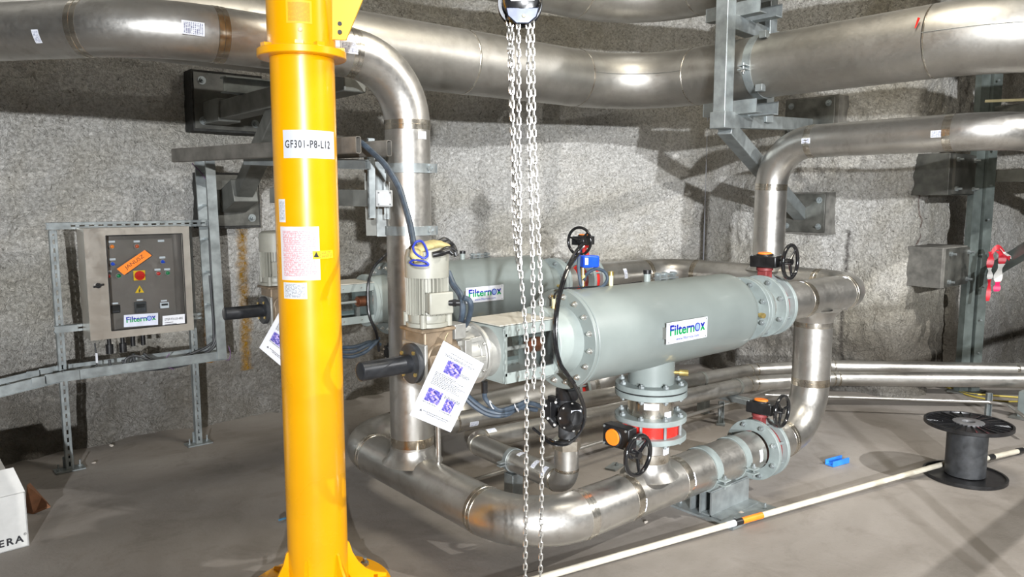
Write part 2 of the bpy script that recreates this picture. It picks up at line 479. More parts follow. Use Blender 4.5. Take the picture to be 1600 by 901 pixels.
def patch(name, corners, mat, parent, off=0.0, label=None, thick=0.0008):
    """flat printed rectangle with UVs: corners = TL, TR, BR, BL"""
    c = [V(p) for p in corners]
    n = (c[1] - c[0]).cross(c[3] - c[0]).normalized()
    if n.dot(CAM - c[0]) < 0: n = -n
    front = [p + n * (off + thick) for p in c]; back = [p + n * off for p in c]
    me = bpy.data.meshes.new(name)
    org = WLOC[parent.name] if parent else (sum(c, V()) / 4)
    me.from_pydata([p - org for p in front + back], [], [(0, 3, 2, 1), (4, 5, 6, 7), (0, 1, 5, 4), (1, 2, 6, 5), (2, 3, 7, 6), (3, 0, 4, 7)])
    uvl = me.uv_layers.new(name='UVMap'); uv = [(0, 1), (1, 1), (1, 0), (0, 0)]
    for poly in me.polygons:
        for li, vi in zip(poly.loop_indices, poly.vertices): uvl.data[li].uv = uv[vi % 4]
    me.materials.append(mat)
    o = bpy.data.objects.new(name, me); COL.objects.link(o)
    if parent: o.parent = parent
    else: o.location = org
    WLOC[o.name] = org
    if label: o['label'] = label
    return o
def cyl_patch(name, A, D, r, s0, s1, a0, a1, mat, parent, n=8, swap=False, zero=None, label=None, skew=0.0):
    """label wrapped on a cylinder: from s0..s1 along D, angle a0..a1 round it"""
    A = V(A); D = V(D).normalized(); _, a, b = frame(D) if zero is None else (D, V(zero), D.cross(V(zero)))
    vs_, fs, uvs = [], [], []
    rr = r + 0.0012
    for i in range(n + 1):
        an = a0 + (a1 - a0) * i / n
        for j, sv in enumerate((s0, s1)):
            sk = skew * (i / n - 0.5)
            vs_.append(A + D * (sv + sk) + (a * math.cos(an) + b * math.sin(an)) * rr)
            uvs.append((j, i / n) if swap else (i / n, j))
    for i in range(n): fs.append((2 * i, 2 * i + 1, 2 * i + 3, 2 * i + 2))
    org = WLOC[parent.name]
    me = bpy.data.meshes.new(name); me.from_pydata([p - org for p in vs_], [], fs)
    uvl = me.uv_layers.new(name='UVMap')
    for poly in me.polygons:
        poly.use_smooth = True
        for li, vi in zip(poly.loop_indices, poly.vertices): uvl.data[li].uv = uvs[vi]
    me.materials.append(mat)
    o = bpy.data.objects.new(name, me); COL.objects.link(o); o.parent = parent
    WLOC[o.name] = org
    if label: o['label'] = label
    return o
def pipe_sticker(parent, px, py, A, D, r, L=0.05, W=0.032, mat=None, lengthwise=True):
    """small sticker where the photo shows it on a pipe round the line A, D"""
    A = V(A); D = V(D).normalized(); p = onCyl(px, py, A, D, r)
    s = (p - A).dot(D); rad = (p - A - D * s).normalized()
    da = W / r / 2
    return cyl_patch('sticker', A, D, r, s - L / 2, s + L / 2, -da, da, mat or STK, parent, 5, swap=lengthwise, zero=rad)
def text_mesh(txt, size, bold=0.0, spacing=1.0, ext=0.0006):
    cu = bpy.data.curves.new('lettering', 'FONT'); cu.body = txt; cu.size = size; cu.align_x = 'CENTER'; cu.align_y = 'CENTER'
    cu.extrude = ext; cu.offset = bold; cu.space_character = spacing; cu.resolution_u = 3
    t = bpy.data.objects.new('lettering', cu); COL.objects.link(t)
    dg = bpy.context.evaluated_depsgraph_get()
    me = bpy.data.meshes.new_from_object(t.evaluated_get(dg))
    bpy.data.objects.remove(t); bpy.data.curves.remove(cu)
    return me
def lettering(txt, c, right, up, width, height, mat, parent, bold=0.0, name='lettering', out=0.0012, spacing=1.0, bend=None, grad=None):
    """text fitted into width x height, centred at c; bend=(A, r): wrapped on a vertical post"""
    me = text_mesh(txt, 1.0, bold, spacing, 0.0)
    xs = [v.co.x for v in me.vertices]; ys = [v.co.y for v in me.vertices]
    x0, x1, y0, y1 = min(xs), max(xs), min(ys), max(ys)
    sx, sy = width / (x1 - x0), height / (y1 - y0)
    right = V(right).normalized(); up = V(up).normalized(); nrm = right.cross(up)
    c = V(c); org = WLOC[parent.name]
    for v in me.vertices:
        x = (v.co.x - (x0 + x1) / 2) * sx; y = (v.co.y - (y0 + y1) / 2) * sy
        if bend:
            A, r = bend; A = V(A); rad = (c - A); rad.z = 0; a0 = math.atan2(rad.y, rad.x)
            an = a0 + x / r
            v.co = V((A.x + (r + out) * math.cos(an), A.y + (r + out) * math.sin(an), c.z + y)) - org
        else:
            v.co = c + right * x + up * y + nrm * out - org
    me.materials.clear(); me.materials.append(mat)
    me.name = name
    me.use_auto_texspace = True; me.update()
    o = bpy.data.objects.new(name, me); COL.objects.link(o); o.parent = parent
    WLOC[o.name] = org
    return o

# ================================================================== THE SETTING
def wall_mesh(name, plan, z0, z1, du, dz, inward, amp=1.0):
    pts = smooth_path([V((x, y, 0)) for x, y in plan], 8)
    L = [0.0]
    for a, b in zip(pts, pts[1:]): L.append(L[-1] + (b - a).length)
    n = max(2, int(L[-1] / du)); m = max(2, int((z1 - z0) / dz))
    vs_, fs = [], []
    k = 0
    for i in range(n + 1):
        s = L[-1] * i / n
        while k < len(L) - 2 and L[k + 1] < s: k += 1
        t = (s - L[k]) / (L[k + 1] - L[k])
        p = pts[k].lerp(pts[k + 1], t); d = (pts[k + 1] - pts[k]).normalized()
        nr = V((-d.y, d.x, 0)) * inward
        edge = min(1.0, 0.15 + min(s, L[-1] - s) / 0.4)
        for j in range(m + 1):
            z = z0 + (z1 - z0) * j / m
            q = V((p.x, p.y, z))
            h = 0.11 * noise.noise(q * 0.9) + 0.06 * noise.noise(q * 2.1 + V((9, 2, 5)))
            h += 0.026 * noise.noise(q * 6) + 0.022 * noise.noise(q * 13 + V((3, 3, 3))) + 0.014 * noise.noise(q * 22)
            h += 0.10 * max(0, 1 - z / 0.35) ** 2 * (0.6 + noise.noise(q * 5))
            vs_.append(q + nr * h * amp * edge)
    for i in range(n):
        for j in range(m):
            a = i * (m + 1) + j
            fs.append((a, a + m + 1, a + m + 2, a + 1))
    me = bpy.data.meshes.new(name); me.from_pydata(vs_, [], fs); me.materials.append(ROCK)
    me.polygons.foreach_set('use_smooth', [True] * len(me.polygons))
    o = bpy.data.objects.new(name, me); COL.objects.link(o); o['kind'] = 'structure'
    return o
TOP = 4.95
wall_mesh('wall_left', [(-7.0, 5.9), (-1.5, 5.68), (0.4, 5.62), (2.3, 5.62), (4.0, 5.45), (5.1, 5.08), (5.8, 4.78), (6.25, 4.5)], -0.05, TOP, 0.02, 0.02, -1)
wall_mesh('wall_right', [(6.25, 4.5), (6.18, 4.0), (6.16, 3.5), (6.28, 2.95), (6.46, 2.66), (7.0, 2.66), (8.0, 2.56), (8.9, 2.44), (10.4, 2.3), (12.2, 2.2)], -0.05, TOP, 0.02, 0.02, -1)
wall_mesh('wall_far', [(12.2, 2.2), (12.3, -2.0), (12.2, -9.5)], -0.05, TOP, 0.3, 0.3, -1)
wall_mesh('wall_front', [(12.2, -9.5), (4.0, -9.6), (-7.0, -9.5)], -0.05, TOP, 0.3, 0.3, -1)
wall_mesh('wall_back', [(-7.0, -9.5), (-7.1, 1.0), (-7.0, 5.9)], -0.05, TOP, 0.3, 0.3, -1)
def grid(name, x0, x1, y0, y1, st, z, amp, mat, flip=False):
    nx, ny = int((x1 - x0) / st), int((y1 - y0) / st)
    vs_ = []
    for i in range(nx + 1):
        for j in range(ny + 1):
            p = V((x0 + (x1 - x0) * i / nx, y0 + (y1 - y0) * j / ny, z))
            vs_.append(p + V((0, 0, amp * (noise.noise(p * 1.3) + 0.4 * noise.noise(p * 6)) - amp)))
    fs = [(i * (ny + 1) + j, (i + 1) * (ny + 1) + j, (i + 1) * (ny + 1) + j + 1, i * (ny + 1) + j + 1) for i in range(nx) for j in range(ny)]
    if flip: fs = [f[::-1] for f in fs]
    me = bpy.data.meshes.new(name); me.from_pydata(vs_, [], fs); me.materials.append(mat)
    me.polygons.foreach_set('use_smooth', [True] * len(me.polygons))
    o = bpy.data.objects.new(name, me); COL.objects.link(o); o['kind'] = 'structure'
    return o
grid('floor', -7.2, 12.4, -9.8, 6.1, 0.12, 0.0, 0.0015, FLOOR)
grid('ceiling', -7.2, 12.4, -9.8, 6.1, 0.25, TOP - 0.02, 0.08, ROCK, True)

# ================================================================== PIPEWORK
def run(parent, pts, r, R, mat=STAIN, seg=40, seams=True, n=14, skip_first=False, skip_last=False, tw=0.024):
    sg = fillet(pts, R, n)
    for i, (k, p) in enumerate(sg):
        m = MB().path(p, r, seg)
        m.build('straight_pipe' if k == 'straight' else 'pipe_elbow', mat, parent)
        if seams and i < len(sg) - 1:
            d = (sg[i + 1][1][1] - sg[i + 1][1][0]).normalized(); q = p[-1]
            MB().lathe(q - d * tw, d, [(0, r - 0.001), (0.002, r + 0.0012), (tw - 0.001, r + 0.0014), (tw, r + 0.0028), (tw + 0.001, r + 0.0014), (2 * tw - 0.002, r + 0.0012), (2 * tw, r - 0.001)], seg, True).build('weld_seam', WELD, parent)
def tee(parent, base, d, r, rb, mat=STAIN):
    """swept collar where a branch leaves a run of radius rb"""
    MB().lathe(V(base) + V(d) * (rb - 0.035), d, [(0, r + 0.045), (0.02, r + 0.024), (0.045, r + 0.008), (0.075, r + 0.001), (0.075, r - 0.004), (0, r - 0.004)], 40, True).build('tee_collar', mat, parent)
def seam(parent, p, d, r, w=0.024):
    d = V(d).normalized()
    MB().lathe(V(p) - d * w, d, [(0, r - 0.001), (0.002, r + 0.0012), (w, r + 0.0026), (2 * w - 0.002, r + 0.0012), (2 * w, r - 0.001)], 40, True).build('weld_seam', WELD, parent)
RP = 0.1095
X0, YF, YR, ZL, ZA = 2.0, 2.27, 3.87, 0.25, 1.06
XL = 4.90     # the loop that joins both filters' outlets

# --- inlet pipework: overhead run, riser, low U-shaped header
inlet = thing('stainless_pipework', 'stainless pipe entering overhead at upper left, dropping behind the motor and splitting along the floor', 'pipe', (X0, 3.17, 0))
run(inlet, [(0.0, 4.18, 2.3), (0.85, 3.17, 2.3), (X0, 3.17, 2.3), (X0, 3.17, ZL + RP - 0.02)], RP, [0.55, 0.305], seams=True)
run(inlet, [(3.635, YF, ZL), (X0, YF, ZL), (X0, YR, ZL), (3.72, YR, ZL)], RP, 0.305)
tee(inlet, (X0, 3.17, ZL), (0, 0, 1), RP, RP)
seam(inlet, (X0, 3.17, ZL + 0.185), (0, 0, 1), RP)
XN = 2.77     # nozzle below the filter
for yy in (YF, YR):
    MB().cyl((XN, yy, ZL), (XN, yy, 0.516), 0.0955, seg=40).build('branch_pipe', STAIN, inlet)
    tee(inlet, (XN, yy, ZL), (0, 0, 1), 0.0955, RP)
    seam(inlet, (XN, yy, ZL + 0.175), (0, 0, 1), 0.0955)
seam(inlet, (XN - 0.17, YF, ZL), (1, 0, 0), RP)
seam(inlet, (XN + 0.20, YF, ZL), (1, 0, 0), RP)
for px, py in ((302, 44), (546, 74)): pipe_sticker(inlet, px, py, (0, 3.17, 2.3), (1, 0, 0), RP, 0.085, 0.05, None, False)
pipe_sticker(inlet, 57, 57, (0.53, 3.55, 2.3), (-0.64, 0.76, 0), RP, 0.028, 0.05)
pipe_sticker(inlet, 660, 211, (X0, 3.17, 0), (0, 0, 1), RP, 0.035, 0.05)
for px, py in ((1008, 790), (1085, 749), (1190, 712)): pipe_sticker(inlet, px, py, (0, YF, ZL), (1, 0, 0), RP, 0.028, 0.065)
for px, py in ((1041, 706), (1043, 742)): pipe_sticker(inlet, px, py, (XN, YF, 0), (0, 0, 1), 0.0955, 0.035, 0.045, None, False)

# --- wafer butterfly valve with two flanges
def flange(parent, p, d, ro=0.17, ri=0.108, th=0.026, name='flange', mat=FLG):
    return MB().lathe(p, d, [(0, ri), (0, ro - 0.002), (0.002, ro), (th - 0.002, ro), (th, ro - 0.002), (th, ri)], 56, True).build(name, mat, parent)
def bolts(parent, p, d, rb, n, reach, mat=GALV, off=0.5, r=0.014, name='flange_bolt', both=True):
    """n bolts round the axis; each goes from p for reach along d"""
    d, a, b = frame(d)
    for k in range(n):
        an = 2 * PI * (k + off) / n
        q = V(p) + (a * math.cos(an) + b * math.sin(an)) * rb
        m = MB().cyl(q, q + d * reach, r * 0.55, seg=10)
        m.hexbolt(q, -d, r, 0.011, 0.008)
        if both: m.hexbolt(q + d * reach, d, r, 0.011, 0.008)
        m.build(name, mat, parent)
def handwheel(parent, c, ax, R=0.085, r=0.0105, spokes=3, rot=0.0, mat=BLACKG):
    d, a, b = frame(ax); c = V(c)
    w = MB().torus(c, d, R, r, 48, 12)
    for k in range(spokes):
        an = rot + 2 * PI * k / spokes
        e = a * math.cos(an) + b * math.sin(an)
        w.path([c - d * 0.004, c + e * R * 0.5 - d * 0.003, c + e * (R - 0.002)], [0.010, 0.008, 0.007], 8)
    o = w.build('handwheel', mat, parent)
    MB().cyl(c - d * 0.022, c + d * 0.012, 0.019, 0.016, 20).build('wheel_hub', mat, o)
    return o
def butterfly(name, label, p, axis, stem, wheel_ax, body=RED, wheel_R=0.085, gap=0.062, group=None, stem_len=0.13, arm=0.10, nb=8, flanges=True, ro=0.17, woff=0.035, rot=0.4):
    """p: centre of the valve body; stem: direction of the shaft; wheel_ax: direction the handwheel faces"""
    p = V(p); axis = V(axis).normalized(); stem = V(stem).normalized(); wa = V(wheel_ax).normalized()
    t = thing(name, label, 'valve', p, group)
    MB().ring(p - axis * gap / 2, p + axis * gap / 2, ro * 0.80, 0.10, 48).build('valve_body', body, t)
    if flanges:
        flange(t, p - axis * (gap / 2 + 0.026), axis, ro)
        flange(t, p + axis * (gap / 2), axis, ro)
        bolts(t, p - axis * (gap / 2 + 0.026), axis, ro * 0.855, nb, gap + 0.052)
    side = axis.cross(stem).normalized()
    m = MB().cyl(p + stem * ro * 0.78, p + stem * (ro + stem_len - 0.02), 0.021, seg=18)
    m.beam(p + stem * ro * 0.78, p + stem * (ro + 0.025), 0.055, 0.06, axis)
    m.cyl(p + stem * (ro + stem_len - 0.04), p + stem * (ro + stem_len - 0.022), 0.045, seg=24)
    m.build('valve_neck', body, t, 0.003)
    # gearbox: flat worm housing with an orange position dial
    g = p + stem * (ro + stem_len + 0.012)
    gm = MB(); w2 = stem.cross(wa).normalized()
    R3 = Matrix((wa, w2, stem)).transposed()
    gm.box(g + wa * 0.01, (0.15, 0.10, 0.062), R3)
    gm.cyl(g - wa * 0.0 + stem * 0.0, g + stem * 0.040, 0.046, seg=28)
    gm.cyl(g + wa * 0.05 + w2 * woff, g + wa * (0.085 + arm * 0.2) + w2 * woff, 0.026, seg=20)
    go = gm.build('gearbox', BLACK, t, 0.006)
    MB().cyl(g + stem * 0.038, g + stem * 0.046, 0.040, 0.036, 28).build('position_dial', ORANGE, go)
    m2 = MB()
    for sx in (-0.055, 0.068):
        for sy in (-0.04, 0.04): m2.hexbolt(g + wa * sx + w2 * sy + stem * 0.031, stem, 0.006, 0.004, 0)
    m2.build('housing_screw', GALV, go)
    hc = g + wa * (0.085 + arm) + w2 * woff
    MB().cyl(g + wa * 0.08 + w2 * woff, hc, 0.009, seg=14).build('wheel_shaft', BLACKM, t)
    handwheel(t, hc, wa, wheel_R, 0.0105, 3, rot)
    return t, g
# inlet valve under the front filter (shaft horizontal, dial towards the camera's left)
VF = V((XN, YF, 0.572))
t, g = butterfly('butterfly_valve', 'red butterfly valve between grey flanges under the front filter, orange dial facing out', VF, (0, 0, 1), (-0.995, -0.066, 0), (0.066, -0.995, 0), stem_len=0.065, arm=0.03, wheel_R=0.090, woff=-0.065)
# extra upper flange pair and stainless spool between filter nozzle and valve
sp = thing('pipe_spool', 'short stainless spool with grey top flange between the front filter and the red valve', 'pipe spool', (XN, YF, 0.65))
MB().cyl((XN, YF, 0.629), (XN, YF, 0.722), RP, seg=44, caps=False).build('spool_pipe', WELD, sp)
flange(sp, (XN, YF, 0.722), (0, 0, 1))
bolts(sp, (XN, YF, 0.722), (0, 0, 1), 0.145, 8, 0.058)
MB().lathe((XN, YF, 0.748), (0, 0, 1), [(0, 0.1), (0, 0.165), (0.004, 0.165), (0.004, 0.1)], 48, True).build('gasket', BLACK, sp)
for px, py in ((1018, 636), (1044, 648)): cyl = pipe_sticker(sp, px, py, (XN, YF, 0), (0, 0, 1), RP, 0.03, 0.07 if px < 1030 else 0.045, None, False)
# same below the rear filter (seen only in slivers)
t2, _ = butterfly('butterfly_valve', 'butterfly valve low under the rear filter, mostly hidden behind the drain pipes', (XN + 0.1, YR, 0.572), (0, 0, 1), (-0.80, 0.60, 0), (0.6, 0.8, 0), stem_len=0.12, arm=0.055)
MB().cyl((XN, YR, 0.25), (XN, YR, 0.3), 0.08, seg=20).build('branch_foot', STAIN, inlet)
# bypass valves, low
BV = V((3.715, YF, ZL))
butterfly('butterfly_valve', 'low butterfly valve with grey flanges near the floor, black handwheel beside the bent riser', BV, (1, 0, 0), (0.06, 0, 1), (0.10, -0.99, 0.0), REDD, stem_len=0.05, arm=0.035, rot=0.9, woff=0.01)
butterfly('butterfly_valve', 'small wafer valve with red band on the low pipe behind the front filter', (3.80, YR, ZL), (1, 0, 0), (0, 0.3, 1), (0.6, 0.8, 0), RED, stem_len=0.10, arm=0.05)

# --- outlet pipework
out = thing('stainless_pipework', 'stainless pipe rising from the low valve, looping behind the filters and leaving high at right', 'pipe', (4.27, YF, 0))
XD = 4.27
run(out, [(3.80, YF, ZL), (XD, YF, ZL), (XD, YF, ZA - 0.09)], RP, 0.30)
seam(out, (XD, YF, ZA - 0.155), (0, 0, 1), RP)
tee(out, (XD, YF, ZA), (0, 0, -1), RP, RP)
run(out, [(3.785, YF, ZA), (XL, YF, ZA), (XL, YR, ZA), (3.99, YR, ZA)], RP, 0.305)
seam(out, (XD - 0.17, YF, ZA), (1, 0, 0), RP)
YC = 2.97
ZC = 2.03
run(out, [(XL, YC, ZA + 0.09), (XL, YC, ZC), (XL, 1.50, ZC), (7.2, 1.50, ZC)], RP, 0.305)
tee(out, (XL, YC, ZA), (0, 0, 1), RP, RP)
run(out, [(3.84, YR, ZL), (XD + 0.02, YR, ZL), (XD + 0.02, YR, ZA - 0.09)], RP, 0.30)
for px, py in ((1256, 440), (1322, 433)): pipe_sticker(out, px, py, (0, YF, ZA), (1, 0, 0), RP, 0.06, 0.025)
pipe_sticker(out, 1326, 478, (XL, 2.4, ZA), (0, 1, 0), RP, 0.03, 0.04)
pipe_sticker(out, 1301, 592, (XD, YF, 0), (0, 0, 1), RP, 0.035, 0.04)
pipe_sticker(out, 978, 427, (0, YR, ZA), (1, 0, 0), RP, 0.035, 0.075)
pipe_sticker(out, 1030, 411, (0, YR, ZA), (1, 0, 0), RP, 0.06, 0.03)
pipe_sticker(out, 1259, 220, (XL, 0, ZC), (0, 1, 0), RP, 0.06, 0.035, None, False)
pipe_sticker(out, 1464, 209, (XL, 0, ZC), (0, 1, 0), RP, 0.07, 0.04, None, False)

# outlet valves
butterfly('butterfly_valve', 'grey flanged butterfly valve at the front filter outlet, black handwheel standing above the flanges', (3.725, YF, ZA), (1, 0, 0), (-0.05, 0, 1), (0.10, -0.99, 0.0), REDD, stem_len=0.065, arm=0.05, rot=0.2, wheel_R=0.090, woff=0.02)
butterfly('butterfly_valve', 'grey flanged valve at the rear filter outlet, its handwheel showing above the small blue actuator', (3.93, YR, ZA), (1, 0, 0), (0, 0, 1), (-0.99, -0.164, 0.0), RED, stem_len=0.10, arm=0.02, rot=0.3, wheel_R=0.098)

# --- big overhead pipes
RB = 0.203
big = thing('large_stainless_pipe', 'thick overhead stainless pipe passing behind the chains, strapped at the hanger, bending at top right', 'pipe', (4.63, 3.2, 2.3))
YB, XB, ZB = 4.05, 4.63, 2.52
run(big, [(-1.2, YB, ZB), (XB, YB, ZB), (XB, 1.20, ZB), (7.6, 1.20, ZB)], RB, [0.62, 0.62], STAIN2, 56, n=18, tw=0.006)
seam(big, (2.98, YB, ZB), (1, 0, 0), RB, 0.008)
# longitudinal weld lines on the elbows
for arc_c, a0, a1 in (((XB - 0.62, YB - 0.62, ZB), 0, 90), ((XB + 0.62, 1.20 + 0.62, ZB), 180, 270)):
    rr = 0.62 - RB if a0 == 0 else 0.62 + RB
    pts = [V(arc_c) + V((math.cos(math.radians(a)) * rr, math.sin(math.radians(a)) * rr, 0.02)) for a in range(a0, a1 + 1, 5)]
    MB().path(pts, 0.0022, 6).build('seam_line', GALVD, big)
patch('red_paint_mark', [onX(1434, 27, XB - RB * 0.93 - 0.012), onX(1438, 28, XB - RB * 0.93 - 0.012), onX(1431, 44, XB - RB * 0.995 - 0.006), onX(1429, 44, XB - RB * 0.995 - 0.006)], RED, big)
big2 = thing('large_stainless_pipe', 'uppermost thick stainless pipe, only its dark underside showing right of the hoist', 'pipe', (4.63, 3.2, 2.95))
run(big2, [(-1.2, YB, 3.15), (XB, YB, 3.15), (XB, -0.6, 3.15)], RB, [0.62], STAIN2, 56, n=18, tw=0.006)

# --- drain pipes along the floor
RD = 0.057
drain_b = thing('drain_pipe', 'slim stainless drain pipe bending out below the front filter, nearer of the twin floor pipes', 'pipe', (2.6, 3.2, 0))
run(drain_b, [(2.37, 2.43, 0.50), (2.37, 2.43, 0.33), (2.45, 3.27, 0.30), (4.99, 3.13, 0.25), (5.64, 2.80, 0.25), (6.7, 1.83, 0.25), (9.0, -0.2, 0.25)], RD, [0.075, 0.085, 0.2, 0.2, 0.2], seg=28, tw=0.008)
MB().cyl((2.37, 2.43, 0.50), (2.37, 2.43, 0.545), 0.068, seg=6).build('hex_adaptor', WELD, drain_b)
drain_a = thing('drain_pipe', 'slim stainless drain pipe from the rear filter, farther of the twin pipes near the floor', 'pipe', (2.6, 3.6, 0))
run(drain_a, [(2.47, 4.03, 0.50), (2.47, 4.03, 0.33), (2.53, 3.63, 0.30), (5.38, 3.37, 0.25), (6.01, 3.03, 0.25), (7.05, 1.99, 0.25), (9.2, -0.0, 0.25)], RD, [0.075, 0.085, 0.2, 0.2, 0.2], seg=28, tw=0.008)
for px, py in ((741, 662), (768, 672)):
    A, B = ((2.53, 3.63, .30), (5.38, 3.37, .25)) if py < 670 else ((2.45, 3.27, .30), (4.99, 3.13, .25))
    pipe_sticker(drain_a if py < 670 else drain_b, px, py, A, V(B) - V(A), RD, 0.06, 0.03, None, False)
for px, py in ((815, 708), (836, 724), (850, 735)):
    pipe_sticker(drain_b, px, py, (2.37, 2.43, 0.33), (0.08, 0.84, -0.03), RD, 0.03, 0.05)
pipe_sticker(drain_b, 866, 718, (2.37, 2.43, 0), (0, 0, 1), RD, 0.04, 0.03)

# ================================================================== FILTERS (front one built, rear one copied)
FX = 2.20
def cylx(x0, x1, r, r2=None, y=YF, z=ZA, seg=40): return MB().cyl((x0, y, z), (x1, y, z), r, r2, seg)
filt = thing('strainer_filter', 'pale grey-green cylindrical water filter in front, white-lettered nameplate facing the camera', 'filter', (FX, YF, 0), 'water filters')
MB().lathe((2.203, YF, ZA), (1, 0, 0), [(0, 0.19), (0, 0.2), (1.13, 0.2), (1.145, 0.198), (1.158, 0.190), (1.175, 0.165), (1.19, 0.135), (1.30, 0.1095), (1.30, 0.09)], 72).build('filter_body', GREY, filt, ang=25)
for x in (2.166, 2.188):
    MB().lathe((x, YF, ZA), (1, 0, 0), [(0, 0.13), (0, 0.209), (0.003, 0.212), (0.016, 0.212), (0.019, 0.209), (0.019, 0.13)], 72, True).build('body_flange', GREY, filt)
for k in range(16):
    an = 2 * PI * (k + 0.35) / 16
    q = V((2.166, YF + math.cos(an) * 0.182, ZA + math.sin(an) * 0.182))
    MB().cyl(q, q - V((0.003, 0, 0)), 0.0125, seg=20).hexbolt(q - V((0.003, 0, 0)), (-1, 0, 0), 0.0095, 0.008, 0.007).build('flange_bolt', CHAIN, filt)
head = MB().lathe((2.03, YF, ZA), (1, 0, 0), [(0, 0.02), (0, 0.149), (0.003, 0.152), (0.022, 0.152), (0.025, 0.149), (0.032, 0.139), (0.10, 0.139), (0.138, 0.146), (0.138, 0.10)], 64)
head.build('filter_head', GREYL, filt, ang=28)
# drive housing between the gear motor and the head
YH, ZH, x0, x1 = 0.112, 0.108, 1.775, 2.03
hs = MB()
hs.box(((x0 + x1) / 2, YF, ZA + ZH), (x1 - x0, 2 * YH - 0.02, 0.008))
hs.box(((x0 + x1) / 2, YF, ZA - ZH), (x1 - x0, 2 * YH - 0.02, 0.008))
for sy in (-1, 1):
    for sz in (-1, 1):
        hs.box(((x0 + x1) / 2, YF + sy * YH, ZA + sz * (ZH - 0.018)), (x1 - x0, 0.006, 0.042))
    hs.box((x0 + 0.004, YF + sy * YH, ZA), (0.014, 0.006, 2 * ZH - 0.05))
oct_ = [(-YH, -ZH + 0.004), (YH, -ZH + 0.004), (YH, ZH - 0.004), (-YH, ZH - 0.004)]
hs.prism([(x0 - 0.006, YF + a, ZA + b) for a, b in oct_], (0.010, 0, 0))
hs.build('drive_housing', GREYL, filt, 0.0015)
MB().box(((x0 + x1) / 2 - 0.01, YF, ZA + ZH + 0.007), (x1 - x0 + 0.03, 2 * YH + 0.004, 0.004)).build('housing_cover', simple('dusty_beige_sheet', (0.50, 0.48, 0.42), 0.55, 0.1, 0.06, 9), filt, 0.001)
MB().box(((x0 + x1) / 2, YF + YH - 0.006, ZA), (x1 - x0, 0.004, 2 * ZH - 0.05)).build('clear_guard', ACRY, filt)
MB().box(((x0 + x1) / 2, YF - YH - 0.001, ZA), (x1 - x0 - 0.012, 0.003, 2 * ZH - 0.06)).build('clear_guard', ACRY, filt)
MB().cyl((x0, YF - 0.02, ZA), (2.0, YF - 0.02, ZA), 0.0085, seg=16).build('drive_shaft', simple('bright_turned_steel', (0.62, 0.60, 0.56), 0.4, 0.35), filt)
MB().cyl((1.975, YF - 0.02, ZA), (2.03, YF - 0.02, ZA), 0.03, seg=24).cyl((1.965, YF - 0.02, ZA), (1.975, YF - 0.02, ZA), 0.02, seg=6).build('shaft_coupling', COPPER, filt)
MB().cyl((x0 + 0.006, YF - 0.02, ZA), (x0 + 0.02, YF - 0.02, ZA), 0.014, seg=16).box((1.935, YF - YH + 0.02, ZA - 0.045), (0.02, 0.02, 0.05)).build('limit_switch', CAST, filt)
scr = MB()
for x in (1.84, 1.95):
    for z in (-1, 1): scr.hexbolt((x, YF - YH - 0.003, ZA + z * (ZH - 0.017)), (0, -1, 0), 0.004, 0.003, 0)
scr.build('cover_screw', CHAIN, filt)
# round adaptor between housing and gearbox, with ribs
ad = MB().lathe((1.70, YF, ZA), (1, 0, 0), [(0, 0.085), (0, 0.112), (0.003, 0.115), (0.014, 0.115), (0.017, 0.112), (0.017, 0.09), (0.069, 0.098), (0.069, 0.085)], 48, True)
ad.build('adaptor_ring', CAST, filt)
ab = MB()
for k in range(6):
    an = 2 * PI * (k + 0.5) / 6
    ab.hexbolt((1.70, YF + math.cos(an) * 0.1, ZA + math.sin(an) * 0.1), (-1, 0, 0), 0.008, 0.007, 0.003)
ab.build('adaptor_bolt', CHAIN, filt)
# nozzle under the body
nz = MB().cyl((XN, YF, 0.772), (XN, YF, 0.90), RP, seg=48, caps=False)
nz.build('inlet_nozzle', GREY, filt)
flange(filt, (XN, YF, 0.754), (0, 0, 1), 0.17, 0.10, 0.026, 'nozzle_flange', FLG)
MB().cyl((XN + 0.05, YF - 0.09, 0.835), (XN + 0.085, YF - 0.14, 0.835), 0.009, seg=12).cyl((XN + 0.066, YF - 0.113, 0.835), (XN + 0.09, YF - 0.147, 0.835), 0.015, seg=12).build('drain_plug', BRASS, filt)
flange(filt, (3.498, YF, ZA), (1, 0, 0), 0.17, 0.09, 0.026, 'outlet_flange', FLG)
bolts(filt, (3.498, YF, ZA), (1, 0, 0), 0.145, 8, 0.056)
q = V((3.455, YF - 0.12, ZA - 0.01)); MB().cyl(q, q + V((-0.01, -0.045, 0)), 0.009, seg=12).cyl(q + V((-0.006, -0.03, 0)), q + V((-0.012, -0.052, 0)), 0.014, seg=12).build('drain_plug', BRASS, filt)
# fittings on top of the body
def stub(x, dy, zt, r=0.011, cap=BLACK, base=GREYL, cr=0.014, nm='vent_stub'):
    zb = ZA + math.sqrt(0.2 ** 2 - dy * dy) - 0.004
    o = MB().cyl((x, YF + dy, zb), (x, YF + dy, zt), r, seg=16).build(nm, base, filt)
    MB().cyl((x, YF + dy, zt), (x, YF + dy, zt + 0.018), cr, seg=16).build('stub_cap', cap, o)
stub(2.76, 0.03, ZA + 0.235, 0.016, BLACK, GREYL, 0.019)
lug = MB()
for dx in (0.0, 0.05, 0.11): lug.box((2.84 + dx, YF + 0.03, ZA + 0.215), (0.010, 0.03, 0.04))
lug.cyl((2.82, YF + 0.03, ZA + 0.224), (2.98, YF + 0.03, ZA + 0.224), 0.006, seg=10).box((2.90, YF + 0.03, ZA + 0.207), (0.14, 0.04, 0.006))
lug.build('lifting_lug', GALV, filt)
stub(2.50, 0.02, ZA + 0.245, 0.010, BRASS, CREAM, 0.013, 'sensor_fitting')
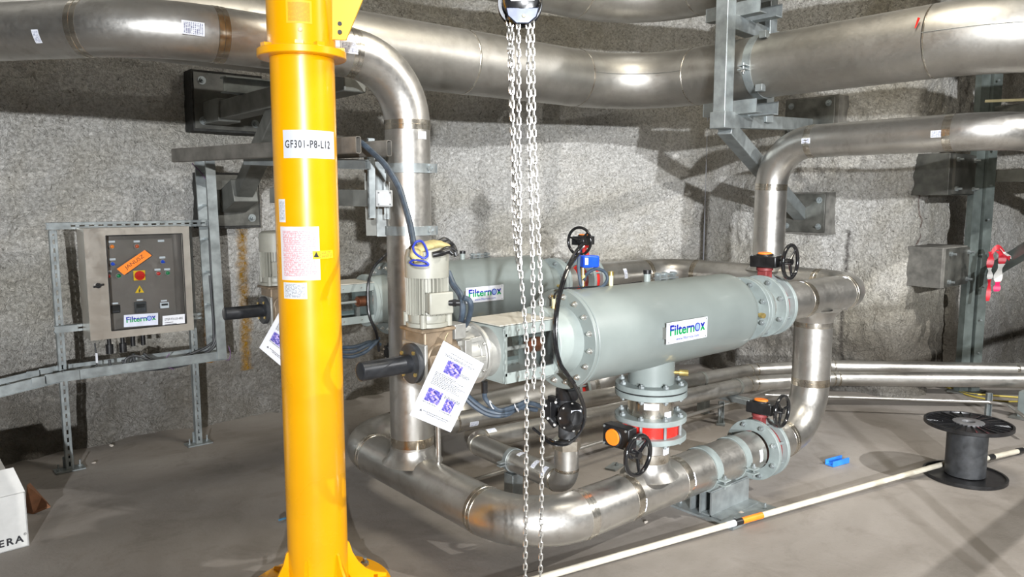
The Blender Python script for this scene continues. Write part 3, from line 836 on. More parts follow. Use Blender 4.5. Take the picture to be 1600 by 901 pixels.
# nameplate standing off the side
npc = [onY(1043.5, 506.5, 2.045), onY(1106.5, 493, 2.045), onY(1106.5, 525.5, 2.045), onY(1043.5, 539, 2.045)]
NPx0, NPx1 = npc[0].x, npc[1].x; NPz1 = (npc[0].z + npc[1].z) / 2; NPz0 = (npc[2].z + npc[3].z) / 2
npm = MB().box(((NPx0 + NPx1) / 2, 2.05, (NPz0 + NPz1) / 2), (NPx1 - NPx0, 0.004, NPz1 - NPz0))
plate = npm.build('nameplate', WHITE, filt)
MB().box(((NPx0 + NPx1) / 2, 2.062, (NPz0 + NPz1) / 2), (NPx1 - NPx0 + 0.004, 0.018, 0.05)).build('plate_bracket', GALVD, filt)
def logo_mat():
    m, nt, b = nodes_of('blue_over_green_print')
    t = nt.nodes.new('ShaderNodeTexCoord'); s = nt.nodes.new('ShaderNodeSeparateXYZ')
    nt.links.new(t.outputs['Generated'], s.inputs[0])
    r = ramp(nt, s.outputs['Z'], [(0.42, (0.0, 0.27, 0.07)), (0.56, (0.005, 0.012, 0.30))])
    nt.links.new(r.outputs[0], b.inputs['Base Color']); b.inputs['Roughness'].default_value = 0.5
    return m
LOGO = logo_mat()
def filternox(parent, c, right, w, h, url=True):
    right = V(right).normalized(); up = V((0, 0, 1)); nr = right.cross(up)
    lettering('Filtern', V(c) - right * w * 0.135 + up * h * 0.12, right, up, w * 0.60, h * 0.50, LOGO, parent, 0.028)
    lettering('x', V(c) + right * w * 0.375 + up * h * 0.07, right, up, w * 0.125, h * 0.38, LOGO, parent, 0.04)
    oc = V(c) + right * w * 0.24 + up * h * 0.085 + nr * 0.0014
    o = MB().lathe(oc, nr, [(0, h * 0.155), (0.0005, h * 0.155), (0.0005, h * 0.215), (0, h * 0.215)], 32, True).build('logo_ring', INKB, parent)
    MB().cyl(oc - nr * 0.0004, oc + nr * 0.0003, h * 0.155, seg=28).build('logo_disc', simple('pale_blue_print', (0.25, 0.35, 0.62), 0.5), parent)
    if url: lettering('www.filternox.com', V(c) - up * h * 0.31, right, up, w * 0.56, h * 0.15, INKB, parent, 0.0)
NPc = V(((NPx0 + NPx1) / 2, 2.048, (NPz0 + NPz1) / 2))
filternox(plate, NPc, (1, 0, 0), NPx1 - NPx0, NPz1 - NPz0)
rv = MB()
for sx in (-1, 1):
    for sz in (-1, 1): rv.cyl(NPc + V((sx * (NPx1 - NPx0) * 0.46, -0.0, sz * (NPz1 - NPz0) * 0.42)), NPc + V((sx * (NPx1 - NPx0) * 0.46, -0.002, sz * (NPz1 - NPz0) * 0.42)), 0.003, seg=10)
rv.build('rivet', GALV, plate)
DXR, DYR = 0.10, YR - YF
rear = copy_thing(filt, (FX + DXR, YR, 0), 'pale grey-green cylindrical water filter standing behind, partly hidden by riser and chains')

# spool between each filter outlet and its valve
for yy, dx, lb in ((YF, 0, 'short grey-flanged stainless spool between the front filter and its outlet valve'), (YR, DXR, 'short flanged spool between the rear filter and its outlet valve')):
    s2 = thing('pipe_spool', lb, 'pipe spool', (3.6 + dx, yy, ZA - 0.11))
    MB().cyl((3.53 + dx, yy, ZA), (3.67 + dx, yy, ZA), RP, seg=40, caps=False).build('spool_pipe', STAIN, s2)
    flange(s2, (3.528 + dx, yy, ZA), (1, 0, 0))

# gear motors
gm0 = thing('gear_motor', 'beige-grey finned gear motor in front of the riser with a work glove on top', 'motor', (1.505, YF, 0.95), 'gear motors')
MX = 1.505
MB().lathe((MX, YF, 1.368), (0, 0, 1), [(0, 0.074), (0.0, 0.079), (0.075, 0.079), (0.098, 0.074), (0.108, 0.06), (0.111, 0.02), (0.111, 0.001)], 48).build('fan_cowl', MOTOR, gm0)
MB().cyl((MX, YF, 1.235), (MX, YF, 1.37), 0.056, seg=40).build('motor_stator', MOTOR, gm0)
fin = MB()
for k in range(30):
    an = 2 * PI * k / 30; e = V((math.cos(an), math.sin(an), 0))
    fin.box(V((MX, YF, 1.302)) + e * 0.065, (0.024, 0.003, 0.134), Matrix.Rotation(an, 3, 'Z'))
fin.build('cooling_fins', MOTOR, gm0)
bell = MB().lathe((MX, YF, 1.192), (0, 0, 1), [(0, 0.05), (0, 0.078), (0.014, 0.078), (0.016, 0.068), (0.035, 0.070), (0.045, 0.066), (0.045, 0.05)], 40, True)
for sx in (-1, 1):
    for sy in (-1, 1): bell.cyl((MX + sx * 0.055, YF + sy * 0.055, 1.192), (MX + sx * 0.055, YF + sy * 0.055, 1.24), 0.012, seg=14)
bell.build('end_bell', MOTOR, gm0)
tbn = (RGT * 0.55 - FWD * 0.84).normalized()
tbs = tbn.cross(V((0, 0, 1))).normalized()
Rt = Matrix((tbs, tbn, V((0, 0, 1)))).transposed()
tc = V((MX, YF, 1.283)) + tbn * 0.088
MB().box(tc - tbn * 0.012, (0.085, 0.05, 0.07), Rt).build('terminal_box', MOTOR, gm0, 0.006)
MB().box(tc + tbn * 0.018, (0.094, 0.014, 0.078), Rt).build('terminal_lid', MOTOR, gm0, 0.005)
gl0 = tc - tbs * 0.0 ; side_ = RGT
MB().cyl(tc + side_ * 0.035, tc + side_ * 0.075, 0.011, seg=16).cyl(tc + side_ * 0.05, tc + side_ * 0.062, 0.014, seg=6).build('cable_gland', BLACK, gm0)
gb = MB()
gb.box((MX + 0.005, YF, 1.10), (0.125, 0.13, 0.17))
gb.cyl((MX - 0.045, YF, ZA), (MX + 0.10, YF, ZA), 0.082, seg=32)
gb.cyl((MX, YF - 0.075, 1.085), (MX, YF + 0.075, 1.085), 0.05, seg=28)
gb.box((MX, YF, 1.182), (0.15, 0.15, 0.014))
gb.build('gearbox_housing', BRONZ, gm0, 0.008)
g2 = MB().lathe((MX + 0.08, YF, ZA), (1, 0, 0), [(0, 0.05), (0, 0.078), (0.04, 0.080), (0.10, 0.088), (0.113, 0.104), (0.117, 0.104), (0.117, 0.05)], 40, True)
for k in range(8):
    an = 2 * PI * k / 8; e = V((0, math.cos(an), math.sin(an)))
    g2.beam(V((MX + 0.09, YF, ZA)) + e * 0.085, V((MX + 0.19, YF, ZA)) + e * 0.100, 0.010, 0.018)
g2.box((MX + 0.10, YF - 0.03, 1.165), (0.05, 0.07, 0.055)).box((MX + 0.118, YF - 0.075, ZA + 0.02), (0.03, 0.03, 0.11))
g2.build('output_flange', CAST, gm0, 0.003)
MB().box((MX - 0.056, YF, ZA), (0.014, 0.15, 0.15)).build('side_plate', CAST, gm0, 0.004)
cv = MB().lathe((MX - 0.082, YF, ZA), (1, 0, 0), [(0, 0.033), (0, 0.068), (0.004, 0.073), (0.022, 0.073), (0.022, 0.033)], 40, True)
cv.build('cover_disc', DGREY, gm0)
for k in range(4):
    an = 2 * PI * (k + 0.42) / 4; MB().hexbolt((MX - 0.082, YF + math.cos(an) * 0.055, ZA + math.sin(an) * 0.055), (-1, 0, 0), 0.0075, 0.006, 0).build('cover_bolt', BRASS, gm0)
MB().lathe((1.225, YF, ZA), (1, 0, 0), [(0, 0.001), (0.0, 0.026), (0.0015, 0.031), (0.004, 0.033), (0.24, 0.033)], 32).build('shaft_guard_tube', BLACKM, gm0)
copy_thing(gm0, (MX + DXR, YR, 0.95), 'grey finned gear motor far left behind the yellow column, black tube pointing left')

# work glove draped over the motor
gv = thing('work_glove', 'tan leather and black work glove with blue cuff trim lying on the gear motor', 'glove', (MX, YF, 1.478))
def sk(pts, r, seg=12, flat=0.6): return MB().path(smooth_path(pts, 5), r, seg)
def gp(px, py, t): return onT(px, py, t)
def interp(r, n):
    out_ = []
    m = len(r) - 1
    for i in range(n):
        f = i / (n - 1) * m; k = min(int(f), m - 1); out_.append(r[k] + (r[k + 1] - r[k]) * (f - k))
    return out_
def blob(path_, rs, flat, mat, nm, parent=gv):
    """soft flattened sleeve along a path"""
    q = smooth_path(path_, 6); rr = interp(rs, len(q)); R = []
    for i, p in enumerate(q):
        t = (q[min(i + 1, len(q) - 1)] - q[max(i - 1, 0)]).normalized(); a = t.cross(V((0, 0, 1))).normalized(); b = a.cross(t).normalized()
        R.append([p + a * math.cos(2 * PI * k / 20) * rr[i] * (1 + 0.10 * noise.noise(p * 40 + V((k, 0, 0)))) + b * math.sin(2 * PI * k / 20) * rr[i] * flat * (1 + 0.25 * noise.noise(p * 60 + V((0, k, 0)))) for k in range(20)])
    return MB().rings(R).build(nm, mat, parent, ang=60)
blob([gp(652, 392, 2.62), gp(664, 385, 2.65), gp(680, 382, 2.70), gp(694, 386, 2.73), gp(703, 391, 2.75)], [0.018, 0.036, 0.040, 0.036, 0.016], 0.42, LEATHER, 'glove_palm')
blob([gp(647, 386, 2.62), gp(651, 398, 2.60), gp(655, 409, 2.595)], [0.010, 0.026, 0.020], 0.7, LEATHER, 'glove_cuff')
for k, l in enumerate((((686, 396, 2.63), (699, 389, 2.66), (709, 392, 2.68), (713, 400, 2.68)), ((676, 398, 2.61), (690, 395, 2.62), (701, 392, 2.64), (708, 397, 2.64)), ((690, 385, 2.70), (700, 380, 2.73), (707, 384, 2.75), (712, 393, 2.74)), ((684, 379, 2.74), (694, 375, 2.76), (701, 378, 2.78)))):
    q = smooth_path([gp(*p) for p in l], 6); MB().path(q, interp([0.010, 0.0115, 0.0105, 0.008][:len(l)], len(q)), 12).build('glove_finger', BLACK, gv)
blob([gp(641, 388, 2.64), gp(647, 384, 2.65), gp(652, 388, 2.64)], [0.008, 0.013, 0.006], 0.7, BLACK, 'glove_thumb')
MB().path(smooth_path([gp(a, b, t) for a, b, t in ((645, 386, 2.59), (650, 378, 2.60), (659, 377, 2.60), (665, 386, 2.59), (668, 398, 2.58), (663, 403, 2.575), (655, 400, 2.575), (648, 394, 2.58), (645, 386, 2.59))], 4)[:-1], 0.0042, 8, closed=True).build('cuff_trim', INKB, gv)
MB().path(smooth_path([gp(a, b, t) for a, b, t in ((640, 410, 2.585), (646, 406, 2.58), (658, 407, 2.575), (667, 410, 2.575), (669, 414, 2.575), (660, 415, 2.57), (648, 414, 2.575), (640, 410, 2.585))], 4)[:-1], 0.0036, 8, closed=True).build('second_cuff_trim', INKB, gv)

# instruction sheets
def sheet(name, lb, tl, tr, br, bl, pics=3):
    root = patch(name, [tl, tr, br, bl], WHITE, None, 0.0)
    root['label'] = lb; root['category'] = 'paper sheet'; root['group'] = 'hanging instruction sheets'
    tl, tr, br, bl = V(tl), V(tr), V(br), V(bl)
    n = (tr - tl).cross(bl - tl).normalized()
    if n.dot(CAM - tl) < 0: n = -n
    def P(u, v): return (tl * (1 - u) + tr * u) * (1 - v) + (bl * (1 - u) + br * u) * v + n * 0.0016
    rnd = random.Random(5)
    ln = MB()
    def line(u0, u1, v, h=0.0085):
        ln.add([P(u0, v), P(u1, v), P(u1, v + h), P(u0, v + h)], [(0, 1, 2, 3)])
    def textline(u0, u1, v, h=0.0085):
        u = u0
        while u < u1:
            w = rnd.uniform(0.012, 0.05); line(u, min(u + w, u1), v, h); u += w + 0.010
    textline(0.25, 0.80, 0.085, 0.008); textline(0.15, 0.88, 0.125)
    textline(0.15, 0.80, 0.14)
    for k in range(3): textline(0.62, 0.86, 0.26 + k * 0.014)
    for k in range(9): textline(0.12, rnd.uniform(0.55, 0.9), 0.375 + k * 0.019)
    for k in range(3): textline(0.52, 0.9, 0.60 + k * 0.014)
    textline(0.12, 0.45, 0.77); textline(0.55, 0.85, 0.80); textline(0.22, 0.86, 0.875, 0.010); textline(0.3, 0.8, 0.90)
    ln.build('printed_lines', INKG, root, smooth=False)
    pm = photo_print()
    for u0, u1, v0, v1 in ((0.26, 0.62, 0.175, 0.345), (0.13, 0.47, 0.585, 0.755), (0.58, 0.80, 0.625, 0.785)):
        patch('printed_picture', [P(u0, v0), P(u1, v0), P(u1, v1), P(u0, v1)], pm, root, 0.0)
    tri = MB().add([P(0.14, 0.90), P(0.20, 0.90), P(0.17, 0.868)], [(0, 1, 2)]); tri.build('warning_mark', INKG, root, smooth=False)
    return root
def photo_print():
    if 'pp' in MATS: return MATS['pp']
    m, nt, b = nodes_of('printed_blue_purple_picture')
    t = nt.nodes.new('ShaderNodeUVMap')
    n = N(nt, 'ShaderNodeTexNoise', Scale=4.5, Detail=5.0, Roughness=0.7, Distortion=0.8)
    nt.links.new(t.outputs[0], n.inputs['Vector'])
    r = ramp(nt, n.outputs['Fac'], [(0.35, (0.02, 0.015, 0.12)), (0.5, (0.10, 0.09, 0.42)), (0.58, (0.55, 0.45, 0.8)), (0.66, (0.25, 0.07, 0.2))])
    nt.links.new(r.outputs[0], b.inputs['Base Color']); b.inputs['Roughness'].default_value = 0.5
    MATS['pp'] = m
    return m
s1 = sheet('instruction_sheet', 'white printed instruction sheet hanging askew from the front gear motor', onT(693, 532, 2.52), onT(756, 568, 2.62), onT(704, 675, 2.60), onT(640, 648, 2.50))
s2_ = sheet('instruction_sheet', 'white printed instruction sheet half hidden behind the yellow column, hanging from the rear gear motor', onT(446, 470, 3.75), onT(498, 498, 3.84), onT(456, 586, 3.84), onT(405, 543, 3.72))
MB().path([onT(694, 536, 2.515), onT(696, 527, 2.56), onT(700, 520, 2.62)], 0.0012, 6).build('string', CREAM, s1)
MB().path([onT(450, 474, 3.75), onT(453, 462, 3.80)], 0.0012, 6).build('string', CREAM, s2_)

# drain valves with black plastic diaphragm actuator
def drain_valve(x, y, lb, grp=None):
    t = thing('drain_valve', lb, 'valve', (x, y, 0.54), 'black drain valves')
    MB().cyl((x, y, 0.79), (x, y, 0.94), 0.032, seg=28).build('valve_inlet', GREYL, t)
    MB().lathe((x, y, 0.735), (0, 0, 1), [(0, 0.03), (0, 0.05), (0.006, 0.053), (0.045, 0.053), (0.052, 0.048), (0.052, 0.03)], 32, True).build('clamp_ring', BLACK, t)
    b = MB().cyl((x, y, 0.55), (x, y, 0.735), 0.040, seg=24).box((x, y, 0.64), (0.10, 0.10, 0.018)).box((x, y, 0.70), (0.09, 0.09, 0.014))
    b.build('valve_body', DGREY, t, 0.004)
    nv = (RGT * 0.25 - FWD * 0.85 + V((0, 0, 0.15))).normalized()
    c = V((x, y, 0.655)) - RGT * 0.0
    MB().lathe(c, nv, [(0.02, 0.045), (0.05, 0.066), (0.056, 0.068), (0.066, 0.068), (0.072, 0.062), (0.11, 0.048), (0.125, 0.03), (0.127, 0.001)], 36).build('diaphragm_housing', BLACK, t)
    m = MB()
    _, a, bb_ = frame(nv)
    for k in range(8):
        an = 2 * PI * k / 8; m.hexbolt(c + nv * 0.072 + (a * math.cos(an) + bb_ * math.sin(an)) * 0.060, nv, 0.006, 0.006, 0.003)
    m.build('housing_bolt', CHAIN, t)
    lc = c + nv * 0.114 + V((0, 0, 0.028)); s = nv.cross(V((0, 0, 1))).normalized() * -1; u_ = s.cross(nv) * -1
    if u_.z < 0: u_ = -u_
    cpt = [lc - s * 0.024 + u_ * 0.008, lc + s * 0.024 + u_ * 0.008, lc + s * 0.024 - u_ * 0.010, lc - s * 0.024 - u_ * 0.010]
    patch('valve_label', cpt, STK, t, 0.002)
    MB().box(c - RGT * 0.075 + V((0, 0, 0.035)), (0.05, 0.05, 0.075)).cyl(c - RGT * 0.09 + V((0, 0, 0.0)), c - RGT * 0.05 + V((0, 0, -0.05)), 0.018, seg=14).box(c - RGT * 0.06 + V((0, 0, 0.075)), (0.03, 0.06, 0.03)).build('pilot_solenoid', BLACK, t, 0.004)
    m = MB()
    for dx, dz in ((-0.1, 0.06), (-0.055, 0.075), (-0.09, 0.0), (-0.06, -0.03), (-0.11, 0.03)): m.cyl(c + RGT * dx + V((0, 0, dz)) - FWD * 0.03, c + RGT * dx + V((0, 0, dz)) - FWD * 0.05, 0.006, seg=10)
    m.build('tube_fitting', CHAIN, t)
    return t
dv = drain_valve(2.37, 2.43, 'black drain valve with round diaphragm housing hanging below the front filter head')
drain_valve(2.47, 4.03, 'black drain valve below the rear filter, seen left of the tall riser')

# ================================================================== YELLOW JIB CRANE
JB = onZ(499, 925, 0); JB.z = 0; JR = 0.122
JA = V((JB.x, JB.y, 0))
jib = thing('jib_crane', 'tall yellow round steel jib crane column standing on the floor in front of everything', 'crane', JB)
MB().cyl(JA + V((0, 0, 0.02)), JA + V((0, 0, 3.15)), JR, seg=72).build('crane_column', YEL, jib)
MB().lathe(JA, (0, 0, 1), [(0, 0.05), (0, 0.30), (0.022, 0.30), (0.022, 0.05)], 64, True).build('base_plate', YEL, jib)
rdir = math.atan2(RGT.y, RGT.x)
for dg in (22, -36, -96, -154, 146, 84):
    e = V((math.cos(rdir + math.radians(dg)), math.sin(rdir + math.radians(dg)), 0)); s = V((-e.y, e.x, 0)) * 0.006
    pr = [(JR - 0.01, 0.022), (0.285, 0.022), (0.285, 0.035), (0.235, 0.050), (0.195, 0.075), (0.165, 0.11), (0.142, 0.155), (0.130, 0.20), (JR - 0.01, 0.215)]
    MB().prism([JA + e * x + V((0, 0, z)) - s for x, z in pr], s * 2).build('base_gusset', YEL, jib)
    MB().hexbolt(JA + V((math.cos(rdir + math.radians(dg + 30)) * 0.25, math.sin(rdir + math.radians(dg + 30)) * 0.25, 0.022)), (0, 0, 1), 0.018, 0.015, 0.02).build('anchor_bolt', GALV, jib)
zc = onCyl(473, 84, JA, (0, 0, 1), JR).z
col = MB().lathe(JA + V((0, 0, zc)), (0, 0, 1), [(0, JR - 0.005), (0, 0.164), (0.003, 0.168), (0.027, 0.168), (0.030, 0.164), (0.030, JR - 0.005)], 72, True)
for dg in (-135, -78, -50, 5): 
    e = V((math.cos(rdir + math.radians(dg)), math.sin(rdir + math.radians(dg)), 0)); col.box(JA + V((0, 0, zc + 0.036)) + e * 0.148, (0.03, 0.03, 0.014), Matrix.Rotation(rdir + math.radians(dg), 3, 'Z'))
col.build('column_collar', YEL, jib)
MB().cyl(JA + V((0, 0, zc + 0.03)), JA + V((0, 0, 3.2)), JR + 0.006, seg=72).build('swivel_sleeve', YEL, jib)
pb = onCyl(469, 46, JA, (0, 0, 1), JR + 0.006); nb_ = (pb - JA); nb_.z = 0
MB().ball(pb, 0.009, 14).build('sleeve_screw', CREAM, jib)
tB = 2.87
pl = [onT(520, 62, tB), onT(541, 63, tB), onT(567, 0, tB - 0.03), onT(590, -60, tB - 0.06), onT(520, -60, tB - 0.06)]
MB().prism([p + FWD * 0.005 for p in pl], -FWD * 0.012).build('bracket_plate', YELD, jib)
m = MB()
for py in (37, 50): m.cyl(onT(531, py, tB - 0.02) + FWD * 0.003, onT(531, py, tB - 0.02) - FWD * 0.003, 0.008, seg=16)
m.build('bracket_hole', DGREY, jib)
HT = onF(815, 5, 2.42)
arm0 = V((JA.x, JA.y, 3.02)); arm1 = V((HT.x, HT.y, 3.02)); ad_ = (arm1 - arm0).normalized()
MB().extr(arm0, arm0 + ad_ * 3.4, [(-0.06, -0.09), (0.06, -0.09), (0.06, -0.08), (0.006, -0.08), (0.006, 0.08), (0.06, 0.08), (0.06, 0.09), (-0.06, 0.09), (-0.06, 0.08), (-0.006, 0.08), (-0.006, -0.08), (-0.06, -0.08)]).build('jib_arm', YEL, jib)
def col_patch(nm, x0, x1, y0, y1, mat, label=None, r=JR, n=10, lift=0.0):
    pm = onCyl((x0 + x1) / 2, y0, JA, (0, 0, 1), r); pn = onCyl((x0 + x1) / 2, y1, JA, (0, 0, 1), r)
    ya = (y0 + y1) / 2
    pa, pb_ = onCyl(x0, ya, JA, (0, 0, 1), r), onCyl(x1, ya, JA, (0, 0, 1), r)
    a0 = math.atan2(pa.y - JA.y, pa.x - JA.x); a1 = math.atan2(pb_.y - JA.y, pb_.x - JA.x)
    return cyl_patch(nm, JA, (0, 0, 1), r + lift, pn.z, pm.z, a0, a1, mat, jib, n, zero=(1, 0, 0), label=label)
col_patch('number_label', 443, 521.5, 203, 247, WHITE, 'white label with black number')
lettering('GF301-P8-L12', onCyl(482, 225, JA, (0, 0, 1), JR), RGT, (0, 0, 1), 0.176, 0.029, INK, jib, 0.012, bend=(JA, JR), out=0.0030, name='number_lettering', spacing=1.15)
col_patch('load_table_sticker', 440, 499.5, 354, 438, STKR, 'white sticker with red printed table')
col_patch('type_label', 444, 480, 441.5, 467, STKG, 'small white type label')
col_patch('side_label', 436.5, 446, 311, 347, STKG)
col_patch('warning_sticker', 488.5, 519.5, 391.5, 404, STKY, 'small yellow warning sticker', lift=0.0008)
col_patch('load_plate', 447, 487, 0, 36, STKO, 'orange-printed yellow plate', r=JR + 0.006)
p_ = onCyl(494, 398, JA, (0, 0, 1), JR)
m = MB(); cA = [onCyl(x, y, JA, (0, 0, 1), JR + 0.0032) for x, y in ((490, 401.5), (498.5, 401.5), (494.2, 393.5))]
m.add(cA, [(0, 1, 2)]).build('warning_triangle', INK, jib, smooth=False)

# ================================================================== CHAIN HOIST
hoist = thing('chain_hoist', 'black chain hoist with white weight label at the top edge, steel chains hanging in front', 'chain hoist', (HT.x, HT.y, 0.4))
fd = -FWD; hc = onF(815.5, 2, 2.42)
hb = MB()
hb.lathe(hc - fd * 0.05, fd, [(0, 0.03), (0.004, 0.052), (0.015, 0.060), (0.05, 0.062), (0.085, 0.060), (0.10, 0.050), (0.104, 0.03), (0.104, 0.001)], 40)
hb.build('hoist_body', BLACKG, hoist)
wheelm = MB().lathe(hc - fd * 0.035 - RGT * 0.006 + V((0, 0, -0.004)), fd, [(0, 0.03), (0, 0.068), (0.006, 0.070), (0.010, 0.062), (0.020, 0.062), (0.024, 0.070), (0.030, 0.068), (0.030, 0.03)], 40, True)
wheelm.build('chain_wheel', BLACKM, hoist)
MB().prism([hc + fd * 0.045 + RGT * x + V((0, 0, z)) for x, z in ((-0.05, -0.03), (0.052, -0.03), (0.044, -0.058), (0.020, -0.078), (-0.018, -0.078), (-0.044, -0.055))], fd * 0.008).build('face_plate', simple('navy_steel', (0.02, 0.027, 0.05), 0.35, 0.3), hoist, 0.003)
MB().ball(onF(818, 31, 2.42) + fd * 0.054, 0.006, 12).build('plate_rivet', CREAM, hoist)
c_ = hc + fd * 0.0555 + V((0, 0, 0.014))
lab = MB().prism([c_ + RGT * x + V((0, 0, z)) for x, z in ((-0.038, -0.022), (-0.032, -0.028), (0.036, -0.026), (0.044, -0.018), (0.046, 0.03), (-0.042, 0.03))], fd * 0.002).build('weight_label', WHITE, hoist)
lettering('500 kg', c_ + fd * 0.002 + V((0, 0, 0.004)), RGT, (0, 0, 1), 0.060, 0.016, RED, lab, 0.03)
MB().cyl(hc + V((0, 0, 0.05)), V((hc.x, hc.y, 2.94)), 0.006, seg=10).box(hc + V((0, 0, 0.07)), (0.04, 0.04, 0.05)).torus(V((hc.x, hc.y, 2.90)), RGT, 0.03, 0.008, 24, 8).build('suspension_hook', GALV, hoist)
def chain(pts, pitch=0.0205, w=0.0085, r=0.0026, name='load_chain'):
    pts = smooth_path(pts, 8); L = [0]
    for a, b in zip(pts, pts[1:]): L.append(L[-1] + (b - a).length)
    n = int(L[-1] / pitch); mb = MB(); k = 0
    for i in range(n + 1):
        s = min(i * pitch, L[-1] - 1e-6)
        while k < len(L) - 2 and L[k + 1] < s: k += 1
        t = (s - L[k]) / (L[k + 1] - L[k]); p = pts[k].lerp(pts[k + 1], t); d = (pts[k + 1] - pts[k]).normalized()
        side = (RGT if i % 2 else FWD * 0.93 + RGT * 0.3).normalized()
        side = (side - d * side.dot(d)).normalized()
        hl = pitch / 2 + r * 0.9 - w * 0.62; q = []
        for j in range(7):
            an = -PI / 2 + PI * j / 6; q.append(p + d * (hl + math.cos(an) * w * 0.62) + side * math.sin(an) * w * 0.62)
        for j in range(7):
            an = PI / 2 + PI * j / 6; q.append(p - d * (hl - math.cos(an) * w * 0.62) + side * math.sin(an) * w * 0.62)
        mb.path(q, r, 6, closed=True)
    return mb.build(name, CHAIN, hoist)
G = 2.40
def cp(l, g=G): return [onF(x, y, g) for x, y in l]
chain(cp([(799, 24), (800, 50), (802, 220), (812, 400), (823, 540), (823, 620), (821, 870), (820, 930)]))
chain(cp([(794, 24), (795, 50), (801, 220), (804, 360), (810, 412), (812, 424)], G + 0.02), name='load_chain')
chain(cp([(809, 34), (810, 50), (811, 220), (812, 330), (812, 424)], G - 0.02), name='load_chain')
chain(cp([(824, 30), (825, 50), (827, 220), (831, 360), (834, 530), (834, 611)], G - 0.015), 0.0205, name='hand_chain')
chain(cp([(831, 28), (832, 50), (835, 220), (841, 360), (848, 530), (848, 620), (845, 870), (844, 930)]), name='hand_chain')
MB().cyl(onF(797, 76, G) - RGT * 0.01, onF(797, 76, G) + RGT * 0.012, 0.006, seg=10).build('chain_stop', CHAIN, hoist)
MB().path([onF(796, 24, G), onF(799, 30, G), onF(798, 36, G)], 0.005, 8).build('chain_anchor', BRASS, hoist)

# ================================================================== CONTROL PANEL
PY = 4.90
PX0, PX1, PZ0, PZ1 = 0.905, 1.487, 0.822, 1.474
SS = steel('brushed_cabinet_steel', (0.58, 0.55, 0.50), (0.50, 0.47, 0.42), (0.50, 0.46, 0.40), 0.30, 0.42, 0.3)
pan = thing('control_panel', 'stainless control cabinet with windowed door and orange tag, mounted on slotted posts by the wall', 'control panel', ((PX0 + PX1) / 2, 5.0, PZ0))
pm = MB()
pm.box(((PX0 + PX1) / 2, 5.095, (PZ0 + PZ1) / 2), (PX1 - PX0, 0.01, PZ1 - PZ0))
for sx, x in ((0, PX0 + 0.004), (1, PX1 - 0.004)): pm.box((x, 5.01, (PZ0 + PZ1) / 2), (0.008, 0.18, PZ1 - PZ0))
for z in (PZ0 + 0.004, PZ1 - 0.004): pm.box(((PX0 + PX1) / 2, 5.01, z), (PX1 - PX0 - 0.016, 0.18, 0.008))
pm.build('cabinet_body', SS, pan, 0.002)
WX0, WX1, WZ0, WZ1 = 1.018, 1.444, 0.868, 1.430
fr = MB()
yd = PY + 0.008
fr.box(((PX0 + WX0) / 2, yd, (PZ0 + PZ1) / 2), (WX0 - PX0, 0.022, PZ1 - PZ0))
fr.box(((PX1 + WX1) / 2, yd, (PZ0 + PZ1) / 2), (PX1 - WX1, 0.022, PZ1 - PZ0))
fr.box(((WX0 + WX1) / 2, yd, (WZ1 + PZ1) / 2), (WX1 - WX0, 0.022, PZ1 - WZ1))
fr.box(((WX0 + WX1) / 2, yd, (WZ0 + PZ0) / 2), (WX1 - WX0, 0.022, WZ0 - PZ0))
door = fr.build('door', SS, pan)
MB().box(((WX0 + WX1) / 2, PY + 0.065, (WZ0 + WZ1) / 2), (WX1 - WX0 + 0.02, 0.004, WZ1 - WZ0 + 0.02)).build('inner_plate', steel('grey_brown_plate', (0.24, 0.205, 0.19), (0.20, 0.175, 0.16), (0.18, 0.155, 0.145), 0.45, 0.55, 0.3), pan)
MB().box(((WX0 + WX1) / 2, PY + 0.010, (WZ0 + WZ1) / 2), (WX1 - WX0, 0.003, WZ1 - WZ0)).build('window_pane', ACRY, pan)
gk = MB()
for a, b in (((WX0, WZ0), (WX0, WZ1)), ((WX0, WZ1), (WX1, WZ1)), ((WX1, WZ1), (WX1, WZ0)), ((WX1, WZ0), (WX0, WZ0))):
    gk.beam((a[0], PY - 0.0035, a[1]), (b[0], PY - 0.0035, b[1]), 0.002, 0.005)
gk.build('window_seal', BLACK, pan)
q = onY(153, 446, PY - 0.004)
MB().cyl(q, q + V((0, -0.012, 0)), 0.016, seg=20).beam(q + V((-0.028, -0.016, -0.006)), q + V((0.028, -0.016, 0.006)), 0.012, 0.012).build('door_lock', BLACK, door, 0.002)
YI = PY + 0.062
def on_in(px, py): return onY(px, py, YI)
def dial(px, py, mat, r=0.012, nm='pilot_lamp'):
    c = on_in(px, py)
    o = MB().cyl(c, c + V((0, -0.006, 0)), r * 1.25, seg=20).build('bezel', CAST, pan)
    MB().lathe(c + V((0, -0.006, 0)), (0, -1, 0), [(0, r), (0.008, r * 0.9), (0.011, r * 0.5), (0.0115, 0.001)], 20).build(nm, mat, pan)
for px, py, mt in ((174.5, 385, ORANGE), (213.5, 384.5, simple('red_orange_plastic', (0.55, 0.09, 0.02), 0.4)), (169, 431, RED), (185, 430.5, GREEN), (247, 427, RED), (261.5, 426, GREEN)): dial(px, py, mt)
for px, py in ((175.5, 412), (253.5, 408.5)):
    dial(px, py, BLUE, 0.011, 'selector_switch'); c = on_in(px, py)
    MB().beam(c + V((-0.010, -0.02, 0.006)), c + V((0.010, -0.02, -0.006)), 0.006, 0.006).build('switch_lever', BLUE, pan)
for px, py in ((174.5, 377.5), (213.5, 377), (251.5, 376), (175.5, 405), (253.5, 402), (169, 424), (246, 421), (261, 420.5)):
    c = on_in(px, py); MB().box(c + V((0, -0.001, 0)), (0.034 if py > 380 or px != 251.5 else 0.036, 0.002, 0.012)).build('button_label', WHITE, pan)
c = on_in(217.5, 430)
